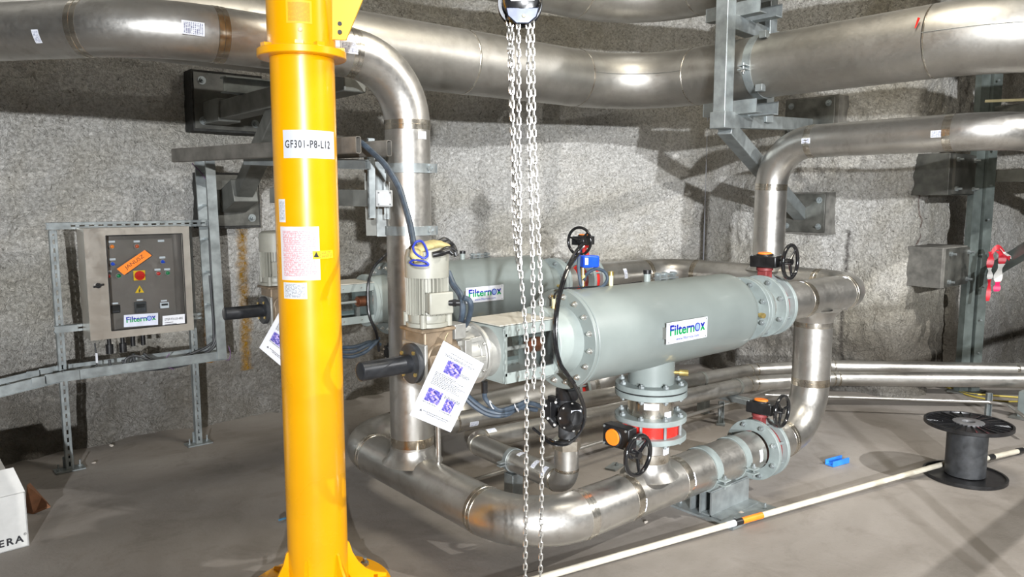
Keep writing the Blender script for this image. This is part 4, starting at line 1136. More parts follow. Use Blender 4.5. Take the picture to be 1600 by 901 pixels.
ms = MB().box(c + V((0, -0.003, 0)), (0.066, 0.006, 0.06)).build('main_switch_plate', simple('yellow_plastic', (0.85, 0.52, 0.01), 0.4), pan, 0.001)
MB().cyl(c + V((0, -0.006, 0)), c + V((0, -0.016, 0)), 0.028, seg=32).beam(c + V((-0.026, -0.022, 0)), c + V((0.026, -0.022, 0)), 0.012, 0.013).build('main_switch_knob', RED, pan)
tri = [on_in(x, y) + V((0, -0.0015, 0)) for x, y in ((211, 457.5), (225, 456.5), (217.8, 445.5))]
tw_ = MB().prism(tri, (0, -0.0012, 0)).build('hazard_triangle', simple('yellow_plastic', (0.85, 0.52, 0.01), 0.4), pan, smooth=False)
c = on_in(218, 453.3) + V((0, -0.004, 0))
MB().prism([c + V((x * 0.001, 0, z * 0.001)) for x, z in ((3, 15), (-7, -1), (-1, 0), (-5, -11), (-6, -7), (-3, -13), (3, -9), (-1, -9), (6, 3), (0, 2), (6, 15))], (0, -0.0008, 0)).build('lightning_mark', INK, pan, smooth=False)
for (px, py), (w, h), mt in (((180, 482.5), (0.050, 0.048), BLACK), ((219, 479.5), (0.066, 0.068), DGREY), ((256.5, 476.5), (0.052, 0.036), WHITE)):
    c = on_in(px, py); o = MB().box(c + V((0, -0.006, 0)), (w, 0.012, h)).build('panel_meter', mt, pan, 0.002)
    MB().box(c + V((0, -0.0125, h * 0.14)), (w * 0.72, 0.002, h * 0.35)).build('meter_display', BLACK, o)
    if mt != WHITE:
        kb = MB()
        for k in range(4): kb.box(c + V(((k - 1.5) * w * 0.21, -0.0128, -h * 0.3)), (w * 0.12, 0.002, h * 0.14))
        kb.build('meter_keys', INKG, o)
    MB().box(c + V((0, -0.001, h * 0.5 + 0.010)), (0.035, 0.002, 0.009)).build('button_label', WHITE, pan)
def pane(px, py): return onY(px, py, PY + 0.0072)
lp = patch('maker_plate', [pane(193.5, 492), pane(247, 488.5), pane(247, 507), pane(193.5, 511)], simple('pale_blue_plate', (0.55, 0.58, 0.68), 0.5), pan, 0.0)
cc = (pane(193.5, 492) + pane(247, 507)) / 2 + V((0, -0.001, 0))
filternox(lp, cc, (1, 0, 0), 0.19, 0.070, False)
lp2 = patch('identification_label', [pane(254, 493.5), pane(289, 490), pane(289, 508.5), pane(254, 512)], WHITE, pan, 0.0, thick=0.001)
cc = (pane(254, 493.5) + pane(289, 508.5)) / 2 + V((0, -0.0018, 0))
lettering('STEP-F3-L01-002', cc + V((0, 0, 0.014)), (1, 0, 0), (0, 0, 1), 0.108, 0.014, INK, lp2, 0.0)
m = MB()
for k, w in ((0, 0.05), (1, 0.07)): m.box(cc + V((-0.055 + w / 2, -0.0004, -0.006 - k * 0.012)), (w, 0.0006, 0.003))
m.build('small_print', INKG, lp2)
yt = PY + 0.004
tg = patch('handwritten_tag', [onY(182.5, 420, yt), onY(226, 390.5, yt), onY(237, 399, yt), onY(194, 429.5, yt)], ORANGE, pan, 0.0)
tg['label'] = 'orange handwritten tag'
a_ = onY(188.5, 424.8, yt); b_ = onY(231.5, 394.8, yt); rt = (b_ - a_).normalized(); u2 = V((rt.z * -1, 0, rt.x))
lettering('JANUSZ', (a_ + b_) / 2 + V((0, -0.0015, 0)), rt, u2, 0.125, 0.028, simple('dark_marker_ink', (0.12, 0.03, 0.01), 0.6), tg, 0.0)
for px in (171, 192, 208, 224):
    g_ = onY(px, 540, 4.99); x = g_.x; big_ = px < 200
    MB().cyl((x, 4.99, PZ0), (x, 4.99, PZ0 - (0.055 if big_ else 0.03)), 0.012, seg=14).cyl((x, 4.99, PZ0 - (0.05 if big_ else 0.01)), (x, 4.99, PZ0 - (0.105 if big_ else 0.075)), 0.021 if big_ else 0.014, seg=16).build('cable_gland', BLACK, pan)

# slotted strut posts and rails
def strut(name, p0, p1, face, parent=None, w=0.041, d=0.041, pitch=0.05, mat=GALV):
    """perforated channel: web towards 'face' with real slots"""
    p0, p1 = V(p0), V(p1); L = (p1 - p0).length; dr = (p1 - p0).normalized(); f = V(face); f = (f - dr * f.dot(dr)).normalized(); s = dr.cross(f)
    R = Matrix((dr, s, f)).transposed(); m = MB(); c = (p0 + p1) / 2
    for sg in (-1, 1):
        m.box(c + s * sg * (w / 2 - 0.00125), (L, 0.0025, d), R)
        m.box(c + s * sg * (w / 2 - 0.0075) + f * (d / 2 - 0.00125), (L, 0.015, 0.0025), R)
        m.box(c + s * sg * (w / 2 - 0.005) - f * (d / 2 - 0.00125), (L, 0.009, 0.0025), R)
    n = int(L / pitch)
    for k in range(n + 1):
        m.box(p0 + dr * min(L - 0.009, k * pitch + 0.009) + f * (d / 2 - 0.00125), (0.022, 0.013, 0.0025), R)
    return m.build(name, mat, parent)
def foot(parent, x, y):
    m = MB().box((x, y, 0.004), (0.16, 0.10, 0.008)).box((x, y + 0.025, 0.04), (0.06, 0.006, 0.08))
    m.hexbolt((x - 0.06, y - 0.01, 0.008), (0, 0, 1), 0.011, 0.01, 0.03); m.hexbolt((x + 0.06, y + 0.01, 0.008), (0, 0, 1), 0.011, 0.01, 0.03)
    m.build('foot_plate', GALV, parent)
fm_ = thing('strut_frame', 'galvanised slotted strut frame on two posts carrying the control panel', 'frame', (1.17, 5.15, 0))
for x in (0.79, 1.555):
    strut('post', (x, 5.15, 0.008), (x, 5.15, 1.46), (0, -1, 0), fm_); foot(fm_, x, 5.15)
strut('rail', (0.755, 5.125, 1.485), (1.72, 5.125, 1.485), (0, -1, 0), fm_)
strut('rail', (0.76, 5.125, 0.875), (1.60, 5.125, 0.875), (0, -1, 0), fm_)
for z in (1.485, 0.875): MB().box((0.82, 5.10, z), (0.115, 0.006, 0.036)).build('joint_plate', GALV, fm_)

# cable tray: horizontal run on the posts, upright run beside the panel
tray = thing('cable_tray', 'galvanised cable ladder running low along the wall under the control panel', 'cable tray', (0.9, 5.05, 0.5))
def rail(parent, p0, p1, w=0.012, h=0.06, up=(0, 0, 1), lip=1):
    return MB().extr(p0, p1, [(-w / 2, -h / 2), (w / 2, -h / 2), (w / 2, -h / 2 + 0.003), (-w / 2 + 0.003, -h / 2 + 0.003), (-w / 2 + 0.003, h / 2 - 0.003), (w / 2, h / 2 - 0.003), (w / 2, h / 2), (-w / 2, h / 2)], up).build('side_rail', GALV, parent)
tl_ = onY(0, 612, 4.98); tj = onY(98, 588, 4.98); tr_ = onY(355, 572, 4.98)
for dy in (0.0, 0.2):
    o_ = V((0, dy, 0))
    rail(tray, tl_ + (tl_ - tj) * 2 + o_, tj + o_); rail(tray, tj + o_, V((tr_.x, 4.98, tj.z)) + o_)
    MB().box(tj + o_ + V((-0.03, -0.008, 0)), (0.12, 0.005, 0.052)).box(tj + o_ + V((-0.12, -0.008, -0.008)), (0.07, 0.005, 0.05)).box(tj + o_ + V((0.05, -0.008, 0.0)), (0.07, 0.006, 0.054)).build('joint_plate', GALV, tray)
x = tl_.x - 0.6
while x < tr_.x:
    z = tj.z - 0.012 + (0 if x > tj.x else (x - tj.x) / (tl_.x - tj.x) * (tl_.z - tj.z))
    MB().box((x, 5.08, z), (0.02, 0.2, 0.012)).build('rung', GALV, tray); x += 0.22
tray2 = thing('cable_tray', 'galvanised upright cable ladder rising to the right of the control panel', 'cable tray', (1.72, 5.08, 0.55))
xt = onY(347, 562, 4.98).x
for dy in (0.0, 0.2):
    MB().extr((xt, 4.98 + dy, tj.z - 0.02), (xt - 0.02, 4.98 + dy, 1.90), [(-0.03, -0.007), (0.03, -0.007), (0.03, 0.007), (0.027, 0.007), (0.027, -0.004), (-0.027, -0.004), (-0.027, 0.007), (-0.03, 0.007)], (0, 1, 0)).build('side_rail', GALV, tray2)
for k in range(6): MB().box((xt - 0.005, 5.08, 0.72 + k * 0.22), (0.02, 0.2, 0.012)).build('rung', GALV, tray2)

# cables under and beside the panel
def cable(name, lb, pts, r, mat, cat='cable', grp=None, seg=10, n=7):
    o = MB().path(smooth_path(pts, n), r, seg).build(name, mat, None)
    return tag(o, lb, cat, grp)
def y_(l, Y): return [onY(a, b, Y) for a, b in l]
def many(name, lb, lists, r, mat, cat='cable bundle'):
    root = thing(name, lb, cat, lists[0][0])
    for l in lists: MB().path(smooth_path(l, 6), r, 8).build('cable', mat, root)
    return root
many('cable_bundle', 'dark cables looping from the control panel glands along the tray to the upright ladder', [
    y_([(171, 562), (173, 572), (182, 580), (194, 572), (198, 560), (215, 556), (250, 566), (300, 560), (335, 540), (338, 500), (330, 420), (326, 330), (322, 262)], 5.0),
    y_([(192, 562), (194, 574), (186, 581), (176, 576)], 5.01),
    y_([(208, 552), (212, 566), (232, 574), (270, 572), (310, 558), (336, 530), (334, 460)], 5.02),
    y_([(224, 552), (240, 562), (268, 562), (300, 552), (328, 538), (334, 520), (328, 430)], 5.04),
    y_([(205, 560), (204, 572), (220, 578), (280, 572), (330, 556)], 5.06)], 0.0085, DGREY)
cable('thin_cable', 'thin violet cable hanging by the upright cable ladder', y_([(265, 552), (258, 562), (262, 572), (272, 577)], 5.0) , 0.003, simple('violet_cable', (0.14, 0.07, 0.17), 0.5))
cable('thin_cable', 'thin violet cable curling out at the foot of the upright ladder', y_([(300, 255), (318, 275), (326, 300), (330, 400), (342, 540), (356, 562), (360, 552), (357, 540)], 5.08), 0.003, simple('violet_cable', (0.14, 0.07, 0.17), 0.5))
cable('thin_cable', 'thin dark cable with white flag label hanging at left below the control panel', y_([(148, 536), (150, 552), (151, 575), (148, 584)], 4.99), 0.004, DGREY)
MBt = MB().box(onY(151, 559, 4.985), (0.012, 0.004, 0.06)).build('cable_flag', WHITE, None); tag(MBt, 'narrow white flag label on the thin cable below the panel', 'label')

# ================================================================== STEEL BRACKETS, LEFT WALL
def anchor(parent, x0, x1, y, z0, z1, depth=0.05, mat=PLATE, bolts_=True):
    MB().box(((x0 + x1) / 2, y + depth * 2, (z0 + z1) / 2), (x1 - x0 + 0.02, depth * 4, z1 - z0 + 0.03)).build('grout_pad', simple('black_grout', (0.03, 0.03, 0.028), 0.8, 0, 0.3, 30), parent)
    MB().box(((x0 + x1) / 2, y, (z0 + z1) / 2), (x1 - x0, 0.02, z1 - z0)).build('anchor_plate', mat, parent, 0.002)
    if bolts_:
        for sx in (x0 + 0.055, x1 - 0.055):
            for sz in (z0 + 0.055, z1 - 0.055):
                MB().cyl((sx, y - 0.01, sz), (sx, y - 0.014, sz), 0.028, seg=20).hexbolt((sx, y - 0.014, sz), (0, -1, 0), 0.017, 0.014, 0.02).build('anchor_bolt', GALV, parent)
br = thing('pipe_bracket', 'dark galvanised bracket with two bolted wall plates left of the yellow column', 'bracket', (1.95, 5.4, 1.4))
YW = 5.42
anchor(br, 1.72, 2.19, YW, 2.12, 2.50); anchor(br, 1.74, 2.14, YW, 1.45, 1.81)
XBk = 1.85
a0_ = V((XBk, YW, 2.225))
MB().beam(a0_, a0_ + V((0, -0.30, 0)), 0.15, 0.15).build('beam_socket', GALVD, br, 0.004)
MB().beam(a0_ + V((0, -0.2, 0)), V((XBk, 3.40, 2.225)), 0.12, 0.12).build('bracket_arm', GALVD, br, 0.006)
MB().beam(V((XBk + 0.1, YW, 1.62)), V((XBk + 0.1, YW - 0.25, 1.70)), 0.17, 0.16).build('brace_socket', GALVD, br, 0.006)
MB().beam(V((XBk + 0.1, YW - 0.2, 1.68)), V((XBk + 0.02, 4.35, 2.17)), 0.11, 0.11).build('brace', GALVD, br, 0.006)
sh = thing('pipe_shoe', 'short galvanised H-shaped pipe shoe on the bracket arm, left of the yellow column', 'pipe shoe', (XBk, 4.75, 2.285))
shp = onY(386, 116, 4.75)
Hp = lambda b, h, t: [(-b / 2, -h / 2), (b / 2, -h / 2), (b / 2, -h / 2 + t), (t / 2, -h / 2 + t), (t / 2, h / 2 - t), (b / 2, h / 2 - t), (b / 2, h / 2), (-b / 2, h / 2), (-b / 2, h / 2 - t), (-t / 2, h / 2 - t), (-t / 2, -h / 2 + t), (-b / 2, -h / 2 + t)]
MB().extr((shp.x - 0.15, 4.75, 2.336), (shp.x + 0.19, 4.75, 2.336), Hp(0.10, 0.095, 0.008)).build('shoe_profile', GALV, sh)
rails_ = thing('support_rail', 'pair of grey rectangular steel tubes running behind the yellow column to the riser', 'rail', onT(420, 232, 3.5))
pA0, pA1 = onT(272, 243, 3.92), onT(560, 222.5, 3.12); pA1.z = pA0.z
off_ = onT(608, 223, 3.33) - pA1; off_.z = 0
def rect_tube(p0, p1, w, h, t=0.003):
    m = MB(); d, a, b = frame(V(p1) - V(p0)); out_, inn = [], []
    def loop(p, ww, hh, r):
        q = []
        for cx, cy, s0 in ((ww / 2 - r, hh / 2 - r, 0), (-ww / 2 + r, hh / 2 - r, 1), (-ww / 2 + r, -hh / 2 + r, 2), (ww / 2 - r, -hh / 2 + r, 3)):
            for k in range(4):
                an = PI / 2 * (s0 + k / 3); q.append(p + a * (cx + r * math.cos(an)) + b * (cy + r * math.sin(an)))
        return q
    m.rings([loop(V(p0), w, h, 0.008), loop(V(p1), w, h, 0.008), loop(V(p1), w - 2 * t, h - 2 * t, 0.006), loop(V(p0), w - 2 * t, h - 2 * t, 0.006)], True, False)
    return m
rect_tube(pA0, pA1, 0.03, 0.07).build('rectangular_tube', simple('grey_brown_steel', (0.21, 0.20, 0.18), 0.45, 0.5, 0.15, 12), rails_)
rect_tube(pA0 * 0.45 + pA1 * 0.55 + off_, pA1 + off_, 0.03, 0.07).build('rectangular_tube', simple('grey_brown_steel', (0.21, 0.20, 0.18), 0.45, 0.5, 0.15, 12), rails_)
strut('channel', onT(385, 250, 3.72), onT(575, 257, 3.42), (0, -0.3, 1), rails_)
# bracket holding the riser
rb = thing('riser_bracket', 'galvanised clamp bracket with two bands and upright channels holding the tall riser', 'bracket', (1.9, 3.2, 1.2))
def P3(px, py, t=3.56): return onT(px, py, t)
for py in (262, 361):
    z = onCyl(640, py, (X0, 3.17, 0), (0, 0, 1), RP).z
    MB().ring((X0, 3.17, z - 0.022), (X0, 3.17, z + 0.022), RP + 0.006, RP + 0.0005, 48).build('clamp_band', GALV, rb)
    e = (RGT * 0.97 - FWD * 0.25).normalized(); c0 = V((X0, 3.17, z)) + e * (RP + 0.003); n2 = e.cross(V((0, 0, 1)))
    Rl = Matrix((e, n2, V((0, 0, 1)))).transposed()
    MB().box(c0 + e * 0.01 + n2 * 0.012, (0.045, 0.006, 0.044), Rl).box(c0 + e * 0.01 - n2 * 0.012, (0.045, 0.006, 0.044), Rl).build('clamp_lug', GALV, rb)
    MB().cyl(c0 + e * 0.01 + n2 * 0.03, c0 + e * 0.01 - n2 * 0.03, 0.006, seg=10).hexbolt(c0 + e * 0.01 + n2 * 0.015, n2, 0.012, 0.01, 0.008).build('clamp_bolt', GALV, rb)
MB().beam(P3(596, 245, 3.62), P3(599, 369, 3.70), 0.012, 0.06, RGT).build('backing_plate', GALV, rb)
MB().beam(P3(584, 240, 3.68), P3(588, 367, 3.76), 0.09, 0.05, FWD).build('backing_channel', GALVD, rb)
strut('upright', P3(579, 216, 3.45), P3(581, 340, 3.53), -RGT + FWD * -0.4, rb, 0.035, 0.03)
strut('upright', P3(604, 284, 3.50), P3(605, 342, 3.53), -FWD, rb, 0.025, 0.02)
MB().beam(P3(430, 305, 4.0), P3(584, 310, 3.66), 0.08, 0.08).build('cross_beam', GALVD, rb, 0.004)
jb = thing('junction_box', 'small square grey junction box on the riser bracket', 'junction box', P3(601, 322, 3.46))
Rj = Matrix((RGT, FWD, V((0, 0, 1)))).transposed()
MB().box(P3(600.5, 310, 3.47), (0.072, 0.04, 0.076), Rj).build('box_body', simple('pale_grey_plastic', (0.42, 0.44, 0.45), 0.5), jb, 0.004)
m = MB().box(P3(600.5, 310, 3.445), (0.064, 0.008, 0.068), Rj); o = m.build('box_lid', simple('pale_grey_plastic', (0.42, 0.44, 0.45), 0.5), jb, 0.003)
m = MB()
for dx in (-9, 9):
    for dy in (-9, 9): m.cyl(P3(600.5 + dx, 310 + dy, 3.441), P3(600.5 + dx, 310 + dy, 3.437), 0.004, seg=8)
m.build('lid_screw', DGREY, o)

# ================================================================== STEEL FRAME, RIGHT WALL
rf = thing('pipe_hanger', 'galvanised square-tube hanger frame carrying the thick overhead pipes, bolted to the right wall', 'bracket', (4.4, 3.05, 1.4))
HXp, HYp = 4.36, 3.02
def sb(nm, p0, p1, w=0.095, mat=GALV): return MB().beam(p0, p1, w, w).build(nm, mat, rf, 0.006)
ze = 2.16
wallp = V((6.10, 3.36, 0))
sb('hanger_post', (HXp, HYp, ze + 0.05), (HXp, HYp, 3.35))
MB().box((HXp, HYp, ze), (0.12, 0.12, 0.11)).build('corner_block', GALV, rf, 0.004)
sb('hanger_post', (5.02, 3.12, ze + 0.03), (5.02, 3.12, 3.35))
sb('lower_arm', (HXp + 0.06, HYp + 0.01, ze), (wallp.x, wallp.y, ze + 0.1))
sb('upper_arm', (HXp + 0.04, HYp + 0.01, 2.80), (wallp.x, wallp.y, 2.84))
sb('brace', (HXp + 0.05, HYp + 0.01, ze - 0.04), (wallp.x - 0.02, wallp.y + 0.03, 1.50), 0.10)
def anchor_x(parent, x, y0, y1, z0, z1, mat=PLATE):
    MB().box((x + 0.12, (y0 + y1) / 2, (z0 + z1) / 2), (0.20, y1 - y0 + 0.04, z1 - z0 + 0.03)).build('grout_pad', CONC, parent)
    MB().box((x, (y0 + y1) / 2, (z0 + z1) / 2), (0.02, y1 - y0, z1 - z0)).build('anchor_plate', mat, parent, 0.002)
    for sy in (y0 + 0.05, y1 - 0.05):
        for sz in (z0 + 0.05, z1 - 0.05): MB().cyl((x - 0.01, sy, sz), (x - 0.014, sy, sz), 0.026, seg=18).hexbolt((x - 0.014, sy, sz), (-1, 0, 0), 0.016, 0.013, 0.02).build('anchor_bolt', GALV, parent)
anchor_x(rf, 6.05, 3.12, 3.55, 2.17, 2.47); anchor_x(rf, 6.05, 3.16, 3.55, 1.36, 1.68)
# pipe shoes standing on the arms
for zc_, nm in ((ze + 0.095, 'pipe shoe of two channels between the thick overhead pipe and the hanger arm'), (2.895, 'pipe shoe between the uppermost pipe and the upper hanger arm')):
    s_ = thing('pipe_shoe', nm, 'pipe shoe', (XB, 3.06, zc_ - 0.05))
    MB().extr((XB - 0.09, 2.86, zc_), (XB - 0.09, 3.28, zc_), [(-0.04, -0.045), (0.04, -0.045), (0.04, -0.037), (-0.032, -0.037), (-0.032, 0.045), (-0.04, 0.045)]).build('shoe_channel', GALV, s_)
    MB().extr((XB + 0.10, 2.86, zc_), (XB + 0.10, 3.28, zc_), [(-0.04, -0.045), (0.04, -0.045), (0.04, 0.045), (0.032, 0.045), (0.032, -0.037), (-0.04, -0.037)]).build('shoe_channel', GALV, s_)
st = thing('pipe_strap', 'flat galvanised strap bolted round the thick overhead pipe right of the hanger post', 'strap', (XB, 2.9, ZB - 0.21))
MB().ring((XB, 2.87, ZB), (XB, 2.93, ZB), RB + 0.007, RB + 0.001, 64).build('strap_band', GALV, st)
c0 = V((XB - RB - 0.02, 2.90, ZB - 0.03))
MB().box(c0 + V((0, 0, 0.012)), (0.06, 0.06, 0.006)).box(c0 - V((0, 0, 0.012)), (0.06, 0.06, 0.006)).cyl(c0 + V((-0.01, 0, 0.03)), c0 - V((0.01, 0, 0.04)), 0.007, seg=10).build('strap_lug', GALV, st)
MB().hexbolt(c0 - V((0.01, 0, 0.016)), (0, 0, -1), 0.014, 0.012, 0.012).build('strap_bolt', CHAIN, st)
for an in (2.2, 3.95):
    MB().box((XB + math.cos(an) * (RB + 0.018), 2.82, ZB + math.sin(an) * (RB + 0.018)), (0.045, 0.05, 0.045)).build('stop_block', GALV, st, 0.002)

# blocks, tall strut and bars at the right-hand wall corner
def block(lb, z0, z1, x0, x1, y0, mat, plate=True):
    b = thing('anchor_block', lb, 'anchor block', ((x0 + x1) / 2, y0 + 0.2, z0))
    MB().prism([(x0, y0, z0), (x1, y0, z0), (x1, y0 + 0.45, z0), (x0 + 0.04, y0 + 0.45, z0)], (0, 0, z1 - z0)).build('block_body', mat, b, 0.006)
    if plate:
        MB().box(((x0 + x1) / 2 + 0.03, y0 - 0.01, (z0 + z1) / 2), (x1 - x0 - 0.06, 0.02, z1 - z0 - 0.02)).build('anchor_plate', PLATE, b)
        for sx in (x0 + 0.09, x1 - 0.06):
            for sz in (z0 + 0.05, z1 - 0.05): MB().hexbolt((sx, y0 - 0.02, sz), (0, -1, 0), 0.02, 0.018, 0.03).build('anchor_bolt', GALV, b)
    return b
block('upper dark anchor block on the right wall corner, left of the tall strut', 1.67, 2.00, 6.47, 6.98, 2.38, PLATE)
block('lower grey concrete anchor block on the right wall corner, left of the tall strut', 0.93, 1.255, 6.45, 6.98, 2.38, CONC)
ts = thing('tall_strut', 'tall double-channel galvanised strut standing on the floor at right, behind the cable reel', 'strut', (7.05, 2.34, 0))
for dx, dy in ((-0.045, 0.03), (0.045, -0.03)):
    MB().extr((7.05 + dx, 2.34 + dy, 0), (7.05 + dx, 2.34 + dy, 2.9), [(-0.045, -0.03), (0.045, -0.03), (0.045, -0.025), (-0.04, -0.025), (-0.04, 0.025), (0.045, 0.025), (0.045, 0.03), (-0.045, 0.03)], (-0.4, -0.9, 0)).build('channel', simple('green_grey_steel', (0.20, 0.235, 0.225), 0.42, 0.5, 0.12, 9), ts)
m = MB()
for k in range(9): m.hexbolt((7.03, 2.265, 0.35 + k * 0.28), (-0.5, -0.86, 0), 0.010, 0.008, 0.006)
m.build('bolt', GALV, ts)
MB().box((7.05, 2.34, 0.006), (0.26, 0.22, 0.012)).build('foot_plate', GALVD, ts)
bars = thing('side_bar', 'dark steel bar running right from the upper anchor block past the tall strut', 'bar', (6.85, 1.6, 1.80))
MB().beam((7.20, 2.5, 1.83), (7.20, 0.7, 1.83), 0.10, 0.10).build('bar_tube', GALVD, bars)
b2_ = thing('side_bar', 'dark steel bar high at right between the two overhead pipes', 'bar', (6.85, 1.6, 2.28))
MB().beam(onT(1560, 173, 6.1), onT(1680, 162, 5.4), 0.07, 0.07).build('bar_tube', GALVD, b2_)
MB().beam(onT(1540, 158, 6.05), onT(1680, 153, 5.5), 0.02, 0.02).build('thin_rail', CREAM, b2_)
b3_ = thing('side_bar', 'sloping grey steel bar at the right edge wrapped with red and white tape', 'bar', onT(1570, 420, 6.2))
MB().beam(onT(1548, 424, 6.35), onT(1690, 338, 5.3), 0.09, 0.09).build('bar_tube', simple('green_grey_steel', (0.20, 0.235, 0.225), 0.42, 0.5, 0.12, 9), b3_, 0.005)
tp = thing('barrier_tape', 'red and white barrier tape knotted on the sloping bar, two tails hanging', 'tape', onT(1560, 470, 6.1))
def ribbon(pts, w, mat, nm='tape_strip', wd=RGT):
    pts = smooth_path(pts, 5); vs_, fs = [], []
    for i, p in enumerate(pts):
        tw2 = 0.5 * math.sin(i * 0.7); d = (V(wd) + FWD * tw2).normalized()
        for s in (-1, 1):
            for f in (-1, 1): vs_.append(p + d * w / 2 * s + FWD * 0.0006 * f)
    for i in range(len(pts) - 1):
        a = 4 * i; b = a + 4
        fs += [(a, a + 2, b + 2, b), (a + 1, b + 1, b + 3, a + 3), (a, b, b + 1, a + 1), (a + 2, a + 3, b + 3, b + 2)]
    MB().add(vs_, fs).build(nm, mat, tp)
t_ = 6.0
def q_(l): return [onT(x, y, t_) for x, y in l]
ribbon(q_([(1549, 393), (1548, 405), (1546, 418)]), 0.05, TAPER); ribbon(q_([(1546, 418), (1547, 428), (1546, 436)]), 0.04, TAPEW); ribbon(q_([(1546, 436), (1545, 452), (1543, 470)]), 0.032, TAPER)
ribbon(q_([(1560, 392), (1566, 402), (1565, 412)]), 0.055, TAPER); ribbon(q_([(1565, 412), (1560, 428), (1559, 440)]), 0.06, TAPEW); ribbon(q_([(1559, 440), (1558, 447), (1557, 455)]), 0.05, simple('magenta_red_tape', (0.75, 0.02, 0.12), 0.45))
ribbon(q_([(1549, 394), (1560, 386), (1572, 400), (1578, 404)]), 0.04, TAPER, wd=(0, 0, 1)); ribbon(q_([(1562, 385), (1570, 396), (1580, 402)]), 0.025, TAPEW, wd=(0, 0, 1))

# ================================================================== SUPPORTS NEAR THE FLOOR
ps = thing('pipe_support', 'grey pipe support with two clamps and a bolted base plate under the low front pipe', 'pipe support', (3.38, YF, 0))
for x in (3.20, 3.46):
    MB().ring((x - 0.024, YF, ZL), (x + 0.024, YF, ZL), RP + 0.007, RP + 0.0005, 56).build('clamp_band', FLG, ps)
    for dz in (-1, 1):
        c = V((x, YF - RP - 0.004, ZL - 0.035 + dz * 0.012))
        MB().box(c + V((0, -0.02, 0)), (0.048, 0.05, 0.007)).build('clamp_lug', FLG, ps)
    MB().hexbolt((x, YF - RP - 0.03, ZL - 0.019), (0, 0, 1), 0.012, 0.010, 0.012).cyl((x, YF - RP - 0.03, ZL - 0.07), (x, YF - RP - 0.03, ZL - 0.02), 0.006, seg=8).build('clamp_bolt', GALV, ps)
MB().box((3.36, YF, 0.075), (0.34, 0.012, 0.13)).box((3.36, YF + 0.06, 0.075), (0.34, 0.010, 0.13)).box((3.36, YF - 0.065, 0.075), (0.34, 0.010, 0.13)).box((3.36, YF, 0.142), (0.34, 0.13, 0.008)).build('support_web', GALV, ps)
MB().box((3.36, YF - 0.02, 0.006), (0.40, 0.40, 0.012)).build('base_plate', GALV, ps)
MB().box((3.36, YF - 0.07, 0.015), (0.34, 0.12, 0.008)).build('slide_plate', GALV, ps)
for sx, sy in ((3.22, -0.19), (3.50, -0.19), (3.22, 0.15), (3.50, 0.15)): MB().hexbolt((sx, YF + sy, 0.012), (0, 0, 1), 0.011, 0.01, 0.02).build('anchor_bolt', GALV, ps)
dp = thing('pipe_support', 'small galvanised post with ring clamp under the bent drain pipe', 'pipe support', (2.41, 2.86, 0))
MB().box((2.41, 2.86, 0.125), (0.07, 0.07, 0.25)).build('post', GALV, dp, 0.003)
MB().box((2.41, 2.86, 0.005), (0.14, 0.14, 0.01)).build('foot_plate', GALV, dp)
dvv = V((0.08, 0.84, -0.03)).normalized(); pc = V((2.41, 2.86, 0.3155))
MB().ring(pc - dvv * 0.015, pc + dvv * 0.015, RD + 0.006, RD + 0.0005, 40).build('clamp_band', GALV, dp)
MB().box(pc + V((-RD - 0.022, 0, -0.01)), (0.04, 0.03, 0.006)).box(pc + V((-RD - 0.022, 0, 0.006)), (0.04, 0.03, 0.006)).build('clamp_lug', GALV, dp)
pf = thing('pipe_support', 'low grey portal frame under the twin drain pipes beside the bypass valve', 'pipe support', (4.78, 3.2, 0))
for y in (2.92, 3.40): MB().box((4.78, y, 0.085), (0.07, 0.07, 0.17)).build('leg', GALV, pf, 0.004)
MB().box((4.78, 3.17, 0.172), (0.075, 0.62, 0.04)).build('cross_beam', GALV, pf, 0.004)
for A, B, x in (((2.45, 3.27, .30), (4.99, 3.13, .25), 4.82), ((2.53, 3.63, .30), (5.38, 3.37, .25), 4.78)):
    A, B = V(A), V(B); d = (B - A).normalized(); p = A + d * ((x - A.x) / d.x)
    MB().ring(p - d * 0.012, p + d * 0.012, RD + 0.005, RD + 0.0005, 40).build('clamp_band', GALVD, pf)
# thin tubes and their little stands
def q0(l, z): return [onZ(x, y, z) for x, y in l]
r1 = q0([(700, 762), (775, 738), (888, 703), (1010, 666), (1165, 622)], 0.14)
a_, b_ = r1[0], r1[-1]
rod = thing('thin_tube', 'thin bright steel tube running low behind the front pipe to the grey portal frame', 'tube', (a_ + b_) / 2)
MB().path([a_, b_ + (b_ - a_) * 0.25], 0.0115, 14).build('tube', STAIN, rod)
v0 = a_ + (b_ - a_).normalized() * -0.02
rod_v = thing('thin_tube', 'thin upright steel tube just right of the riser, passing behind the sheet of paper', 'tube', onT(686, 745, 3.75))
MB().path([onT(683, 560, 3.66), onT(684, 650, 3.70), onT(686, 742, 3.75)], 0.0135, 14).build('tube', STAIN, rod_v)
r2 = [onZ(1195, 616, 0.14), onZ(1546, 628, 0.14), onZ(1575, 632, 0.14), onZ(1620, 665, 0.12)]
rod2 = thing('thin_tube', 'thin bright steel tube near the floor at right, under the twin drain pipes', 'tube', r2[1])
run(rod2, r2, 0.0125, [0.03, 0.06], STAIN, 14, False, 6)
